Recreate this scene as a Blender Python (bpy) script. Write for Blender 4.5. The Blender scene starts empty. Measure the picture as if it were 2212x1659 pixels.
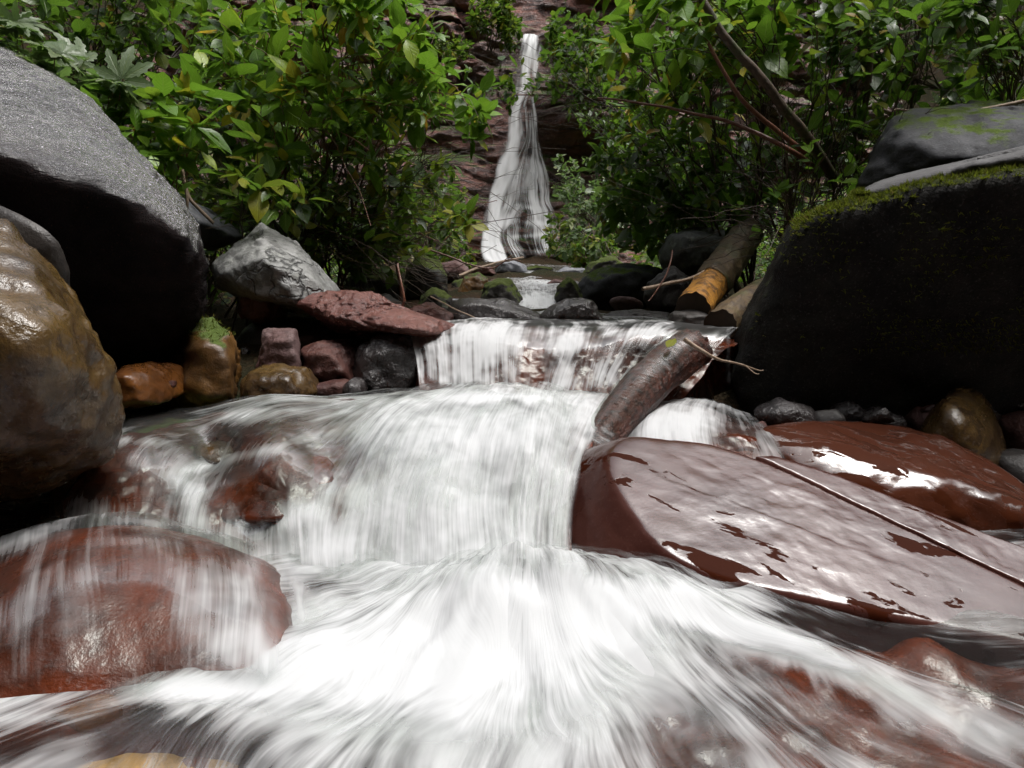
import bpy, bmesh, math
import numpy as np
from mathutils import Vector, Matrix

# ------------------------------------------------------------------ camera, sky, sun, exposure
SC = bpy.context.scene
COL = SC.collection
FPX, CX, CY = 1441.0, 1106.0, 829.5          # focal length and centre of the view, in view units (2212 wide)
PITCH = math.radians(8.25)
CAMZ = 1.0
cam_data = bpy.data.cameras.new('camera')
cam = bpy.data.objects.new('camera', cam_data)
COL.objects.link(cam)
cam.location = (0, 0, CAMZ)
cam.rotation_euler = (math.pi / 2 - PITCH, 0, 0)
cam_data.sensor_width = 36.0
cam_data.lens = 36.0 * FPX / 2212.0
cam_data.clip_start = 0.02
cam_data.clip_end = 500
SC.camera = cam

SUN_EL, SUN_AZ = math.radians(70), math.radians(112)      # high, over the photographer's right shoulder
world = bpy.data.worlds.new('World'); SC.world = world; world.use_nodes = True
wn, wl = world.node_tree.nodes, world.node_tree.links
wn.clear()
sky = wn.new('ShaderNodeTexSky'); sky.sky_type = 'NISHITA'; sky.sun_disc = False
sky.sun_elevation = SUN_EL; sky.sun_rotation = SUN_AZ
sky.air_density = 1.0; sky.dust_density = 6.0; sky.ozone_density = 1.0
hs = wn.new('ShaderNodeHueSaturation'); hs.inputs['Saturation'].default_value = 0.22
bg = wn.new('ShaderNodeBackground'); bg.inputs['Strength'].default_value = 0.13
wo = wn.new('ShaderNodeOutputWorld')
wl.new(sky.outputs[0], hs.inputs['Color']); wl.new(hs.outputs[0], bg.inputs['Color']); wl.new(bg.outputs[0], wo.inputs['Surface'])

sd = bpy.data.lights.new('sun', 'SUN'); sd.energy = 1.5; sd.angle = math.radians(25); sd.color = (1.0, 0.97, 0.93)
sun = bpy.data.objects.new('sun', sd); COL.objects.link(sun)
sdir = Vector((math.sin(SUN_AZ) * math.cos(SUN_EL), math.cos(SUN_AZ) * math.cos(SUN_EL), math.sin(SUN_EL)))
sun.rotation_euler = sdir.to_track_quat('Z', 'Y').to_euler()
sun.location = (4, 8, 14)

SC.view_settings.view_transform = 'Standard'
SC.view_settings.look = 'None'
SC.view_settings.exposure = 0.95
SC.view_settings.gamma = 1.0
SC.view_settings.use_curve_mapping = False
cy = SC.cycles
cy.use_denoising = True
cy.use_adaptive_sampling = True; cy.adaptive_threshold = 0.02
cy.max_bounces = 5; cy.diffuse_bounces = 2; cy.glossy_bounces = 2; cy.transmission_bounces = 2
cy.transparent_max_bounces = 16
cy.caustics_reflective = False; cy.caustics_refractive = False
cy.sample_clamp_indirect = 6.0

RNG = np.random.default_rng(11)

# ------------------------------------------------------------------ geometry helpers
cP, sP = math.cos(PITCH), math.sin(PITCH)
def W(u, v, Y):
    """the place at distance Y up the stream that is seen at (u, v)"""
    a, b = (u - CX) / FPX, (CY - v) / FPX
    dy, dz = cP + b * sP, -sP + b * cP
    t = Y / dy
    return np.array((a * t, Y, CAMZ + dz * t))
def proj(Pt):
    Pt = np.asarray(Pt, float)
    y, z = Pt[..., 1], Pt[..., 2] - CAMZ
    d = np.maximum(y * cP - z * sP, 1e-3)
    return CX + FPX * Pt[..., 0] / d, CY - FPX * (y * sP + z * cP) / d, d
def WP(u, v, a, b, c):
    """the place seen at (u, v) on the plane z = a + b x + c y"""
    p0 = np.array((0, 0, CAMZ)); p1 = W(u, v, 1.0); d = p1 - p0
    t = (a - CAMZ) / (d[2] - b * d[0] - c * d[1])
    return p0 + d * t

def _h(ix, iy, iz, seed):
    n = (ix.astype(np.uint32) * np.uint32(374761393)) ^ (iy.astype(np.uint32) * np.uint32(668265263)) ^ (iz.astype(np.uint32) * np.uint32(2246822519)) ^ np.uint32((seed * 3266489917) & 0xffffffff)
    n = (n ^ (n >> np.uint32(15))) * np.uint32(2246822519)
    n = (n ^ (n >> np.uint32(13))) * np.uint32(3266489917)
    n = n ^ (n >> np.uint32(16))
    return n.astype(np.float64) / 2147483648.0 - 1.0
def vnoise(Pt, seed=0):
    Pt = np.asarray(Pt, float)
    i = np.floor(Pt).astype(np.int64); f = Pt - i
    f = f * f * f * (f * (f * 6 - 15) + 10)
    r = 0
    for dx in (0, 1):
        wx = f[:, 0] if dx else 1 - f[:, 0]
        for dy in (0, 1):
            wy = f[:, 1] if dy else 1 - f[:, 1]
            for dz in (0, 1):
                wz = f[:, 2] if dz else 1 - f[:, 2]
                r = r + wx * wy * wz * _h(i[:, 0] + dx, i[:, 1] + dy, i[:, 2] + dz, seed)
    return r
def fbm(Pt, freq, octv=4, seed=0, gain=0.5):
    Pt = np.asarray(Pt, float); r = 0; a = 1.0; tot = 0
    for k in range(octv):
        r = r + a * vnoise(Pt * freq + 17.3 * k, seed + k * 7); tot += a
        a *= gain; freq = freq * 2.03
    return r / tot * 1.5
def sstep(x, a, b):
    t = np.clip((x - a) / (b - a), 0, 1); return t * t * (3 - 2 * t)

def mesh_np(name, V, faces, smooth=True):
    """faces: (n, 3) or (n, 4) array, or a list of such arrays"""
    if not isinstance(faces, list): faces = [faces]
    faces = [np.asarray(f, np.int32) for f in faces if len(f)]
    me = bpy.data.meshes.new(name)
    V = np.asarray(V, np.float32)
    me.vertices.add(len(V)); me.vertices.foreach_set('co', V.ravel())
    loops = np.concatenate([f.ravel() for f in faces])
    tot = np.concatenate([np.full(len(f), f.shape[1], np.int32) for f in faces])
    start = np.concatenate(([0], np.cumsum(tot)[:-1])).astype(np.int32)
    me.loops.add(len(loops)); me.loops.foreach_set('vertex_index', loops)
    me.polygons.add(len(tot)); me.polygons.foreach_set('loop_start', start)
    if smooth: me.polygons.foreach_set('use_smooth', np.ones(len(tot), bool))
    me.update(calc_edges=True); me.validate()
    return me
def link(name, me, mat=None, parent=None, loc=(0, 0, 0)):
    o = bpy.data.objects.new(name, me); COL.objects.link(o)
    o.location = loc
    if mat is not None and me is not None and not me.materials: me.materials.append(mat)
    if parent is not None: o.parent = parent
    return o
def tag(o, label=None, cat=None, group=None, kind=None):
    if label: o['label'] = label
    if cat: o['category'] = cat
    if group: o['group'] = group
    if kind: o['kind'] = kind
    return o
def attr(me, name, vals):
    a = me.attributes.new(name, 'FLOAT', 'POINT'); a.data.foreach_set('value', np.asarray(vals, np.float32))

# ------------------------------------------------------------------ material helpers
class NT:
    def __init__(s, name):
        s.m = bpy.data.materials.new(name); s.m.use_nodes = True
        s.n, s.l = s.m.node_tree.nodes, s.m.node_tree.links; s.n.clear()
        s.out = s.n.new('ShaderNodeOutputMaterial')
    def new(s, typ, **kw):
        nd = s.n.new(typ)
        for k, v in kw.items():
            if k.startswith('_'): setattr(nd, k[1:], v)
        return nd
    def set(s, sock, v):
        if hasattr(v, 'is_linked') or isinstance(v, bpy.types.NodeSocket): s.l.new(v, sock)
        else:
            if isinstance(v, tuple) and len(v) == 3 and sock.type == 'RGBA': v = v + (1,)
            sock.default_value = v
    def math(s, op, a, b=None, c=None, clamp=False):
        nd = s.n.new('ShaderNodeMath'); nd.operation = op; nd.use_clamp = clamp
        for k, v in enumerate((a, b, c)):
            if v is not None: s.set(nd.inputs[k], v)
        return nd.outputs[0]
    def noise(s, vec, scale, detail=4, rough=0.55, dist=0.0):
        nd = s.n.new('ShaderNodeTexNoise'); s.set(nd.inputs['Vector'], vec)
        nd.inputs['Scale'].default_value = scale; nd.inputs['Detail'].default_value = detail
        nd.inputs['Roughness'].default_value = rough; nd.inputs['Distortion'].default_value = dist
        return nd.outputs[0]
    def voro(s, vec, scale, feature='DISTANCE_TO_EDGE'):
        nd = s.n.new('ShaderNodeTexVoronoi'); nd.feature = feature; s.set(nd.inputs['Vector'], vec)
        nd.inputs['Scale'].default_value = scale
        return nd.outputs[0]
    def mapping(s, vec, scale, loc=(0, 0, 0), rot=(0, 0, 0)):
        nd = s.n.new('ShaderNodeMapping'); s.set(nd.inputs['Vector'], vec)
        nd.inputs['Scale'].default_value = scale; nd.inputs['Location'].default_value = loc; nd.inputs['Rotation'].default_value = rot
        return nd.outputs[0]
    def ramp(s, fac, stops, interp='LINEAR'):
        nd = s.n.new('ShaderNodeValToRGB'); s.set(nd.inputs[0], fac); cr = nd.color_ramp; cr.interpolation = interp
        while len(cr.elements) < len(stops): cr.elements.new(0.5)
        for e, (p, c) in zip(cr.elements, stops):
            e.position = p
            e.color = (c, c, c, 1) if not isinstance(c, tuple) else c + (1,)
        return nd.outputs[0]
    def step(s, x, a, b):
        nd = s.n.new('ShaderNodeMapRange'); nd.interpolation_type = 'SMOOTHSTEP'; s.set(nd.inputs[0], x)
        nd.inputs[1].default_value = a; nd.inputs[2].default_value = b
        return nd.outputs[0]
    def mix(s, fac, a, b, typ='MIX'):
        nd = s.n.new('ShaderNodeMix'); nd.data_type = 'RGBA'; nd.blend_type = typ
        s.set(nd.inputs[0], fac); s.set(nd.inputs[6], a); s.set(nd.inputs[7], b)
        return nd.outputs[2]
    def bump(s, h, strength=0.5, dist=0.01, normal=None):
        nd = s.n.new('ShaderNodeBump'); nd.inputs['Strength'].default_value = strength; nd.inputs['Distance'].default_value = dist
        s.set(nd.inputs['Height'], h)
        if normal is not None: s.l.new(normal, nd.inputs['Normal'])
        return nd.outputs[0]
    def mixsh(s, fac, a, b):
        nd = s.n.new('ShaderNodeMixShader'); s.set(nd.inputs[0], fac); s.l.new(a, nd.inputs[1]); s.l.new(b, nd.inputs[2])
        return nd.outputs[0]
    def princ(s, color, rough=0.5, normal=None, ior=1.45, spec=0.5):
        nd = s.n.new('ShaderNodeBsdfPrincipled')
        s.set(nd.inputs['Base Color'], color); s.set(nd.inputs['Roughness'], rough)
        nd.inputs['IOR'].default_value = ior; nd.inputs['Specular IOR Level'].default_value = spec
        if normal is not None: s.l.new(normal, nd.inputs['Normal'])
        return nd.outputs[0]
    def done(s, shader):
        s.l.new(shader, s.out.inputs['Surface']); return s.m
def geo(t): return t.n.new('ShaderNodeNewGeometry')

def rock_mat(name, c1, c2, rough=(0.3, 0.6), ior=1.5, fine=140, bump=0.5, bdist=0.006, moss=0.0, mossc=(0.05, 0.075, 0.01),
             stain=None, grain=0.5, layer=None, lichen=0.0, cracks=0.0):
    t = NT(name); g = geo(t); pos = g.outputs['Position']
    n1 = t.noise(pos, 6.0, 5, 0.6); n2 = t.noise(pos, 38.0, 5, 0.65); n3 = t.noise(pos, fine, 3, 0.6)
    col = t.mix(t.step(n1, 0.35, 0.65), c1, c2)
    if stain: col = t.mix(t.step(t.noise(pos, 11.0, 6, 0.7, 0.6), 0.5, 0.62), col, stain)
    col = t.mix(t.math('MULTIPLY', t.step(n2, 0.45, 0.7), grain), col, t.mix(0.75, col, (0.0, 0.0, 0.0)))
    if lichen: col = t.mix(t.math('MULTIPLY', t.step(t.noise(pos, 22.0, 6, 0.75), 0.55, 0.63), lichen), col, (0.34, 0.35, 0.32))
    col = t.mix(t.math('MULTIPLY', t.step(n3, 0.55, 0.75), 0.35), col, t.mix(0.5, col, (0.24, 0.23, 0.22)))
    h = t.math('ADD', t.math('MULTIPLY', n2, 1.0), t.math('MULTIPLY', n3, 0.45))
    if layer is not None:
        m = t.mapping(pos, layer[0], rot=layer[1])
        h = t.math('ADD', h, t.math('MULTIPLY', t.noise(m, 1.0, 5, 0.6), layer[2]))
    if cracks:
        dn = t.n.new('ShaderNodeTexNoise'); t.l.new(pos, dn.inputs['Vector']); dn.inputs['Scale'].default_value = 9.0; dn.inputs['Detail'].default_value = 4
        dv = t.n.new('ShaderNodeVectorMath'); dv.operation = 'MULTIPLY_ADD'; t.l.new(dn.outputs['Color'], dv.inputs[0]); dv.inputs[1].default_value = (0.16, 0.16, 0.16); t.l.new(pos, dv.inputs[2])
        ck = t.math('MULTIPLY', t.step(t.voro(dv.outputs[0], cracks), 0.035, 0.0), t.step(t.noise(pos, 5.0, 2), 0.42, 0.6))
        col = t.mix(t.math('MULTIPLY', ck, 0.85), col, (0.01, 0.01, 0.01)); h = t.math('SUBTRACT', h, t.math('MULTIPLY', ck, 1.5))
    ro = t.ramp(t.noise(pos, 9.0, 4, 0.6), [(0.35, rough[0]), (0.65, rough[1])])
    if moss > 0:
        sep = t.n.new('ShaderNodeSeparateXYZ'); t.l.new(g.outputs['Normal'], sep.inputs[0])
        mk = t.step(t.math('ADD', t.math('MULTIPLY', sep.outputs[2], 0.55), t.math('MULTIPLY', t.noise(pos, 7.0, 6, 0.7), 1.0)), 0.95 - moss * 0.5, 1.1 - moss * 0.5)
        mc = t.mix(t.noise(pos, 90.0, 3), tuple(x * 0.45 for x in mossc), tuple(x * 1.7 for x in mossc))
        col = t.mix(mk, col, mc); ro = t.math('MAXIMUM', ro, mk)
        h = t.math('ADD', h, t.math('MULTIPLY', t.math('MULTIPLY', mk, t.noise(pos, 220.0, 2)), 1.5))
    return t.done(t.princ(col, ro, t.bump(h, bump, bdist), ior))

# ------------------------------------------------------------------ rocks
_ico = {}
def ico(sub):
    if sub not in _ico:
        bm = bmesh.new(); bmesh.ops.create_icosphere(bm, subdivisions=sub, radius=1.0)
        V = np.array([v.co[:] for v in bm.verts]); V /= np.linalg.norm(V, axis=1)[:, None]
        Fc = np.array([[v.index for v in f.verts] for f in bm.faces]); bm.free()
        _ico[sub] = (V, Fc)
    return _ico[sub]
def hull(pts):
    bm = bmesh.new()
    for p in pts: bm.verts.new(p)
    bmesh.ops.convex_hull(bm, input=bm.verts)
    bm.normal_update()
    hv = np.array([v.co[:] for v in bm.verts if v.link_faces])
    pl = [(np.array(f.normal[:]), f.calc_center_median()) for f in bm.faces if f.calc_area() > 1e-7]
    bm.free()
    c = 0.5 * (hv.min(0) + hv.max(0)) * 0.4 + hv.mean(0) * 0.6
    N, H = [], []
    for n, q in pl:
        d = float(n @ (np.array(q[:]) - c))
        if d < 0: n, d = -n, -d
        if any(float(n @ m) > 0.9985 for m in N): continue
        N.append(n); H.append(max(d, 1e-3))
    return np.array(N), np.array(H), c, hv
def rock(name, label, pts, mat, p=12, sub=5, amp=0.02, freq=5.0, chips=0, seed=1, cat='rock', group=None, strata=None, rough=0.35, post=None):
    """a stone whose corners are pts; p rounds its edges, chips cuts extra facets, strata = (period, depth, axis)"""
    r_ = np.random.default_rng(seed)
    N, H, c, hv = hull(pts)
    if chips:
        n = r_.normal(size=(chips, 3)); n /= np.linalg.norm(n, axis=1)[:, None]
        sup = ((hv - c) @ n.T).max(0)
        N = np.vstack((N, n)); H = np.concatenate((H, sup * r_.uniform(0.74, 0.93, chips)))
    D, Fc = ico(sub)
    ext = 0.5 * (hv.max(0) - hv.min(0)); D = D * (0.35 * ext.max() + 0.65 * ext); D = D / np.linalg.norm(D, axis=1)[:, None]
    q = np.maximum(D @ N.T, 0) / H
    V = c + D / (np.sum(q ** p, axis=1) ** (1.0 / p))[:, None]
    lo, hi, l0, h0 = V.min(0), V.max(0), hv.min(0), hv.max(0)
    V = l0 + (V - lo) * ((h0 - l0) / (hi - lo))          # rounding must not make the stone smaller
    d = amp * fbm(V, freq, 4, seed * 13) + amp * rough * fbm(V, freq * 5, 3, seed * 13 + 5)
    if strata is not None:
        per, dep, ax = strata; ax = np.array(ax, float); ax /= np.linalg.norm(ax)
        s = (V @ ax) / per + 0.6 * fbm(V, 3.0, 3, seed + 91)
        k = np.floor(s); fr = s - k
        d = d + dep * (_h(k.astype(np.int64), k.astype(np.int64) * 0, k.astype(np.int64) * 0, seed) * 0.7 - 0.9 * np.exp(-((np.minimum(fr, 1 - fr)) / 0.07) ** 2))
    V = V + D * d[:, None]
    if post is not None: V = post(V, D)
    org = np.array((V[:, 0].mean(), V[:, 1].mean(), V[:, 2].min()))
    o = link(name, mesh_np(name, V - org, Fc), mat, None, org)
    tag(o, label, cat, group)
    return o
def pillow(outline, Y, front, back, kf=0.62, kb=0.6, up=0.0):
    """corner points of a stone with the given outline at distance Y, bulging by front and back"""
    R = [W(u, v, Y) for u, v in outline]; c = np.mean(R, axis=0)
    P_ = list(R)
    for q in R:
        f = c + (q - c) * kf; f = f + np.array((0, -front, up)); P_.append(f)
        b = c + (q - c) * kb; b = b + np.array((0, back, 0)); P_.append(b)
    return P_
def base_of(o): return np.array(o.location)

# tubes for stems, twigs and logs
def tube(path, rad, sides=6, cap=True, V0=0):
    path = np.asarray(path, float); rad = np.broadcast_to(np.asarray(rad, float), (len(path),))
    T = np.gradient(path, axis=0); T /= np.maximum(np.linalg.norm(T, axis=1), 1e-9)[:, None]
    ref = np.array((0.13, 0.31, 0.94)); 
    A = np.cross(T, ref); A /= np.maximum(np.linalg.norm(A, axis=1), 1e-6)[:, None]; B = np.cross(T, A)
    ang = np.linspace(0, 2 * math.pi, sides, endpoint=False)
    V = path[:, None, :] + rad[:, None, None] * (np.cos(ang)[None, :, None] * A[:, None, :] + np.sin(ang)[None, :, None] * B[:, None, :])
    n = len(path); i = np.arange(n - 1)[:, None] * sides; j = np.arange(sides)[None, :]; j2 = (j + 1) % sides
    Fq = np.stack((i + j, i + j2, i + sides + j2, i + sides + j), -1).reshape(-1, 4) + V0
    return V.reshape(-1, 3), Fq
def bez(a, b, c, n):
    t = np.linspace(0, 1, n)[:, None]
    return (1 - t) ** 2 * a + 2 * t * (1 - t) * b + t * t * c
def crv(pts, n):
    """a smooth line through pts"""
    pts = np.asarray(pts, float); m = len(pts)
    if m == 2: return pts[0] + np.linspace(0, 1, n)[:, None] * (pts[1] - pts[0])
    x = np.linspace(0, m - 1, n); i = np.minimum(x.astype(int), m - 2); t = (x - i)[:, None]
    g = lambda k: pts[np.clip(k, 0, m - 1)]
    p0, p1, p2, p3 = g(i - 1), g(i), g(i + 1), g(i + 2)
    return 0.5 * (2 * p1 + (p2 - p0) * t + (2 * p0 - 5 * p1 + 4 * p2 - p3) * t ** 2 + (3 * p1 - p0 - 3 * p2 + p3) * t ** 3)

# ------------------------------------------------------------------ rock and soil materials
M = {}
M['red'] = rock_mat('red_rock', (0.078, 0.026, 0.018), (0.044, 0.015, 0.013), (0.4, 0.65), 1.45, bump=0.9, bdist=0.01, stain=(0.104, 0.044, 0.037))
M['redwet'] = rock_mat('wet_red_bedrock', (0.105, 0.020, 0.005), (0.042, 0.009, 0.003), (0.15, 0.35), 1.5, bump=0.3)
M['pink'] = rock_mat('pink_grey_rock', (0.122, 0.078, 0.076), (0.078, 0.032, 0.027), (0.5, 0.75), 1.4, bump=0.9, bdist=0.01)
M['rough_pink'] = rock_mat('rough_pink_rock', (0.153, 0.062, 0.049), (0.102, 0.035, 0.028), (0.25, 0.5), 1.5, bump=0.9, bdist=0.012)
M['grey'] = rock_mat('pale_grey_rock', (0.27, 0.27, 0.262), (0.17, 0.17, 0.166), (0.4, 0.65), 1.5, bump=0.7, bdist=0.008, stain=(0.12, 0.12, 0.115), lichen=0.5, cracks=5.0)
M['bluegrey'] = rock_mat('blue_grey_rock', (0.15, 0.155, 0.175), (0.09, 0.092, 0.105), (0.4, 0.65), 1.5, bump=0.6, lichen=0.35)
M['bluemoss'] = rock_mat('blue_grey_mossy_rock', (0.050, 0.051, 0.057), (0.027, 0.028, 0.031), (0.6, 0.8), 1.3, bump=0.6, moss=0.1)
M['darkwet'] = rock_mat('dark_wet_rock', (0.035, 0.03, 0.03), (0.022, 0.017, 0.017), (0.08, 0.3), 1.7, bump=0.9, bdist=0.012, fine=90)
M['dark'] = rock_mat('dark_rock', (0.04, 0.034, 0.03), (0.022, 0.019, 0.018), (0.4, 0.6), 1.45, bump=0.6)
M['mossy'] = rock_mat('mossy_dark_rock', (0.026, 0.022, 0.018), (0.013, 0.011, 0.010), (0.4, 0.7), 1.45, moss=0.75, mossc=(0.045, 0.06, 0.009), bump=0.8)
M['brown'] = rock_mat('wet_brown_rock', (0.086, 0.050, 0.015), (0.049, 0.027, 0.010), (0.12, 0.38), 1.55, bump=0.6, fine=110, stain=(0.038, 0.021, 0.009))
M['ochre'] = rock_mat('ochre_rock', (0.139, 0.066, 0.015), (0.066, 0.031, 0.009), (0.35, 0.55), 1.5, bump=0.6, moss=0.18)
M['orange'] = rock_mat('orange_stone', (0.149, 0.055, 0.011), (0.094, 0.033, 0.008), (0.2, 0.4), 1.5, bump=0.3)
M['moss_shade'] = rock_mat('black_shaded_boulder', (0.019, 0.018, 0.015), (0.009, 0.0085, 0.008), (0.6, 0.8), 1.25, moss=0.3, mossc=(0.03, 0.036, 0.007), bump=0.9, bdist=0.012)  # near-black base colour carries the face's shade, beneath real moss
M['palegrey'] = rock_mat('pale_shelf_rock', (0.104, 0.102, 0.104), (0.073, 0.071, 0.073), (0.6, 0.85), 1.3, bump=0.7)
M['amber'] = rock_mat('amber_stone', (0.36, 0.19, 0.035), (0.22, 0.12, 0.03), (0.3, 0.5), 1.5, bump=0.4)
M['litter'] = rock_mat('leaf_litter_soil', (0.030, 0.022, 0.012), (0.016, 0.02, 0.007), (0.7, 0.9), 1.4, bump=1.0, bdist=0.03, fine=60)

def speckled_mat():
    # coarse black rock with a wet film: every grain mirrors a bit of the sky
    t = NT('wet_black_boulder'); g = geo(t); pos = g.outputs['Position']
    m = t.mapping(pos, (42, 42, 120), rot=(0.3, 0.5, 0.2))
    n1 = t.noise(m, 1.0, 4, 0.65); n2 = t.noise(pos, 230.0, 3, 0.6); n3 = t.noise(pos, 7.0, 5, 0.6)
    col = t.mix(t.step(n3, 0.3, 0.7), (0.016, 0.015, 0.016), (0.030, 0.024, 0.024))
    col = t.mix(t.math('MULTIPLY', t.step(n2, 0.6, 0.72), 0.6), col, (0.10, 0.045, 0.035))
    h = t.math('ADD', n1, t.math('MULTIPLY', n2, 0.5))
    ro = t.ramp(n1, [(0.35, 0.07), (0.7, 0.3)])
    sep = t.n.new('ShaderNodeSeparateXYZ'); t.l.new(g.outputs['Normal'], sep.inputs[0])
    p = t.princ(col, ro, t.bump(h, 0.8, 0.02), 2.6)
    t.l.new(t.math('MULTIPLY', t.step(sep.outputs[2], 0.0, 0.45), 0.6), p.node.inputs['Specular IOR Level'])      # the film of water lies only on the upper side
    return t.done(p)
M['speckled'] = speckled_mat()

def slab_mat(name, ca, cb, cdry, lo, rlow, film):
    # smooth slab under a film of water, with ragged islands where the film has broken and dark rough stone shows
    t = NT(name); g = geo(t); pos = g.outputs['Position']
    m = t.mapping(t.mapping(pos, (1, 1, 1), rot=(0, 0, 0.46)), (4.5, 17, 10))
    n1 = t.noise(m, 1.0, 6, 0.62, 0.7); n2 = t.noise(pos, 26.0, 5, 0.6); n3 = t.noise(pos, 160.0, 3, 0.6)
    big = t.noise(pos, 4.0, 3, 0.5)
    col = t.mix(t.step(big, 0.35, 0.65), ca, cb)
    col = t.mix(t.math('MULTIPLY', t.step(n3, 0.55, 0.7), 0.4), col, (0.085, 0.042, 0.036))
    dry = t.step(t.math('ADD', n1, t.math('MULTIPLY', t.math('SUBTRACT', big, 0.5), 0.35)), lo, lo + 0.01)
    col = t.mix(dry, col, cdry)
    ro = t.math('ADD', rlow, t.math('MULTIPLY', dry, 0.5))
    h = t.math('ADD', t.math('MULTIPLY', n2, 0.16), t.math('MULTIPLY', n3, 0.10))
    h = t.math('SUBTRACT', h, t.math('MULTIPLY', dry, 0.35))
    p = t.princ(col, ro, t.bump(h, 0.32, 0.010), 1.95)
    sep = t.n.new('ShaderNodeSeparateXYZ'); t.l.new(g.outputs['Normal'], sep.inputs[0])
    t.l.new(t.math('MULTIPLY', t.math('MULTIPLY_ADD', t.step(sep.outputs[2], film[0], film[1]), 0.46, 0.04), t.math('SUBTRACT', 1.0, t.math('MULTIPLY', dry, 0.95))), p.node.inputs['Specular IOR Level'])   # the water film lies on the flat top only
    return t.done(p)
M['slab'] = slab_mat('wet_pink_slab', (0.058, 0.021, 0.016), (0.038, 0.012, 0.009), (0.030, 0.007, 0.003), 0.59, 0.24, (0.74, 0.87))
M['slabdark'] = slab_mat('wet_brown_boulder', (0.060, 0.018, 0.009), (0.040, 0.012, 0.006), (0.045, 0.012, 0.005), 0.50, 0.2, (0.45, 0.75))

# ------------------------------------------------------------------ the ground: stream channel, banks and gorge sides, plus a sky-blocking rise behind
ZC_Y = [-40, -16, -7, -3, 0.3, 1.15, 1.45, 1.75, 2.05, 2.3, 3, 5, 8, 14, 17.3, 18.6, 26, 60]
ZC_Z = [26, 20, 9.0, 0.0, 0.02, 0.06, 0.20, 0.36, 0.48, 0.66, 0.78, 0.9, 1.05, 1.3, 1.6, 7.0, 11.0, 38]  # the high start is an unseen rise, added behind the camera to block sky
def gz(x, y):
    zc = np.interp(y, ZC_Y, ZC_Z)
    w = np.interp(y, [-10, 0, 1.5, 2.6, 5, 9, 14, 19], [1.6, 1.4, 1.5, 1.75, 1.9, 1.7, 2.6, 3.0])
    w = w + np.where(x > 0, np.interp(y, [0, 2.2, 3.0], [0.9, 0.9, 0.0]), np.interp(y, [0, 2.2, 3.0], [0.5, 0.4, 0.0])) + np.interp(y, [6, 10, 16], [0, 1.6, 3.0])
    b = np.maximum(np.abs(x) - w, 0)
    slope = np.where(b < 1.6, 0.30 * b + 0.16 * b * b, 0.89 + np.interp(y, [-3, 1, 7, 10], [1.5, 0.85, 0.8, 0.55]) * (b - 1.6))
    slope = np.minimum(slope, 26 + 0.1 * b)
    return zc + slope * np.where(y > 18, 0.6, 1.0)
def axis(lo, hi, fine_lo, fine_hi, step, grow=1.16):
    a = list(np.arange(fine_lo, fine_hi + 1e-6, step)); s = step
    while a[-1] < hi: s *= grow; a.append(a[-1] + s)
    s = step
    while a[0] > lo: s *= grow; a.insert(0, a[0] - s)
    return np.array(a)
gx, gy = axis(-60, 60, -4, 4, 0.06), axis(-40, 90, 0.0, 6.0, 0.06, 1.1)
X, Yg = np.meshgrid(gx, gy)
Zg = gz(X, Yg)
PT = np.stack((X.ravel(), Yg.ravel(), np.zeros(X.size)), 1)
far = np.clip(np.hypot(X, Yg - 3).ravel() / 10, 0.15, 3)
Zg = Zg.ravel() + 0.05 * fbm(PT, 3.0, 4, 5) + far * 0.35 * fbm(PT, 0.45, 4, 9)
nx, ny = len(gx), len(gy)
ii = (np.arange(ny - 1)[:, None] * nx + np.arange(nx - 1)[None, :]).ravel()
gme = mesh_np('ground', np.stack((X.ravel(), Yg.ravel(), Zg), 1), np.stack((ii, ii + 1, ii + nx + 1, ii + nx), 1))
def ground_mat():
    t = NT('forest_floor'); g = geo(t); pos = g.outputs['Position']
    n1 = t.noise(pos, 1.2, 5, 0.6); n2 = t.noise(pos, 25.0, 5, 0.7); n3 = t.noise(pos, 70.0, 3, 0.6)
    col = t.mix(t.step(n1, 0.4, 0.62), (0.030, 0.020, 0.012), (0.014, 0.017, 0.007))
    col = t.mix(t.step(n2, 0.5, 0.7), col, (0.065, 0.035, 0.018))
    col = t.mix(t.math('MULTIPLY', t.step(n3, 0.6, 0.72), 0.6), col, (0.10, 0.075, 0.04))
    return t.done(t.princ(col, 0.9, t.bump(t.math('ADD', n2, n3), 0.9, 0.03), 1.45, 0.1))
tag(link('ground', gme, ground_mat()), kind='structure')

# ------------------------------------------------------------------ the cliff that the far waterfall runs down
CL0, CLS = 15.2, 0.27
def cliff_y(z): return CL0 + CLS * (z - 1.4)
def WC(u, v, off=0.0):
    """the place seen at (u, v) on the cliff's mean face, brought forward by off"""
    p1 = W(u, v, 1.0); dz = p1[2] - CAMZ
    Yc = (CL0 - off + CLS * (CAMZ - 1.4)) / (1 - CLS * dz)
    return W(u, v, Yc)
cx, cz = np.linspace(-9, 9, 420), np.linspace(0.6, 9.2, 300)
CXX, CZZ = np.meshgrid(cx, cz)
cp = np.stack((CXX.ravel(), np.zeros(CXX.size), CZZ.ravel()), 1)
base_y = cliff_y(cp[:, 2])
u_, v_, _ = proj(np.stack((cp[:, 0], base_y, cp[:, 2]), 1))
warp = 0.35 * fbm(cp, 0.5, 3, 40)
s = cp[:, 2] * 2.1 + 0.42 * cp[:, 0] + warp * 2.2
k = np.floor(s); fr = s - k
hk = _h(k.astype(np.int64), (np.floor(cp[:, 0] * 0.5 + warp * 2)).astype(np.int64), 0 * k.astype(np.int64), 3)
led = 0.26 * hk * sstep(np.minimum(fr, 1 - fr), 0.0, 0.12) - 0.22 * np.exp(-(np.minimum(fr, 1 - fr) / 0.06) ** 2)
rough_c = 0.55 * fbm(cp, 0.55, 4, 21) + 0.16 * fbm(cp * np.array((1, 1, 2.2)), 2.4, 4, 27)
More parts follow.
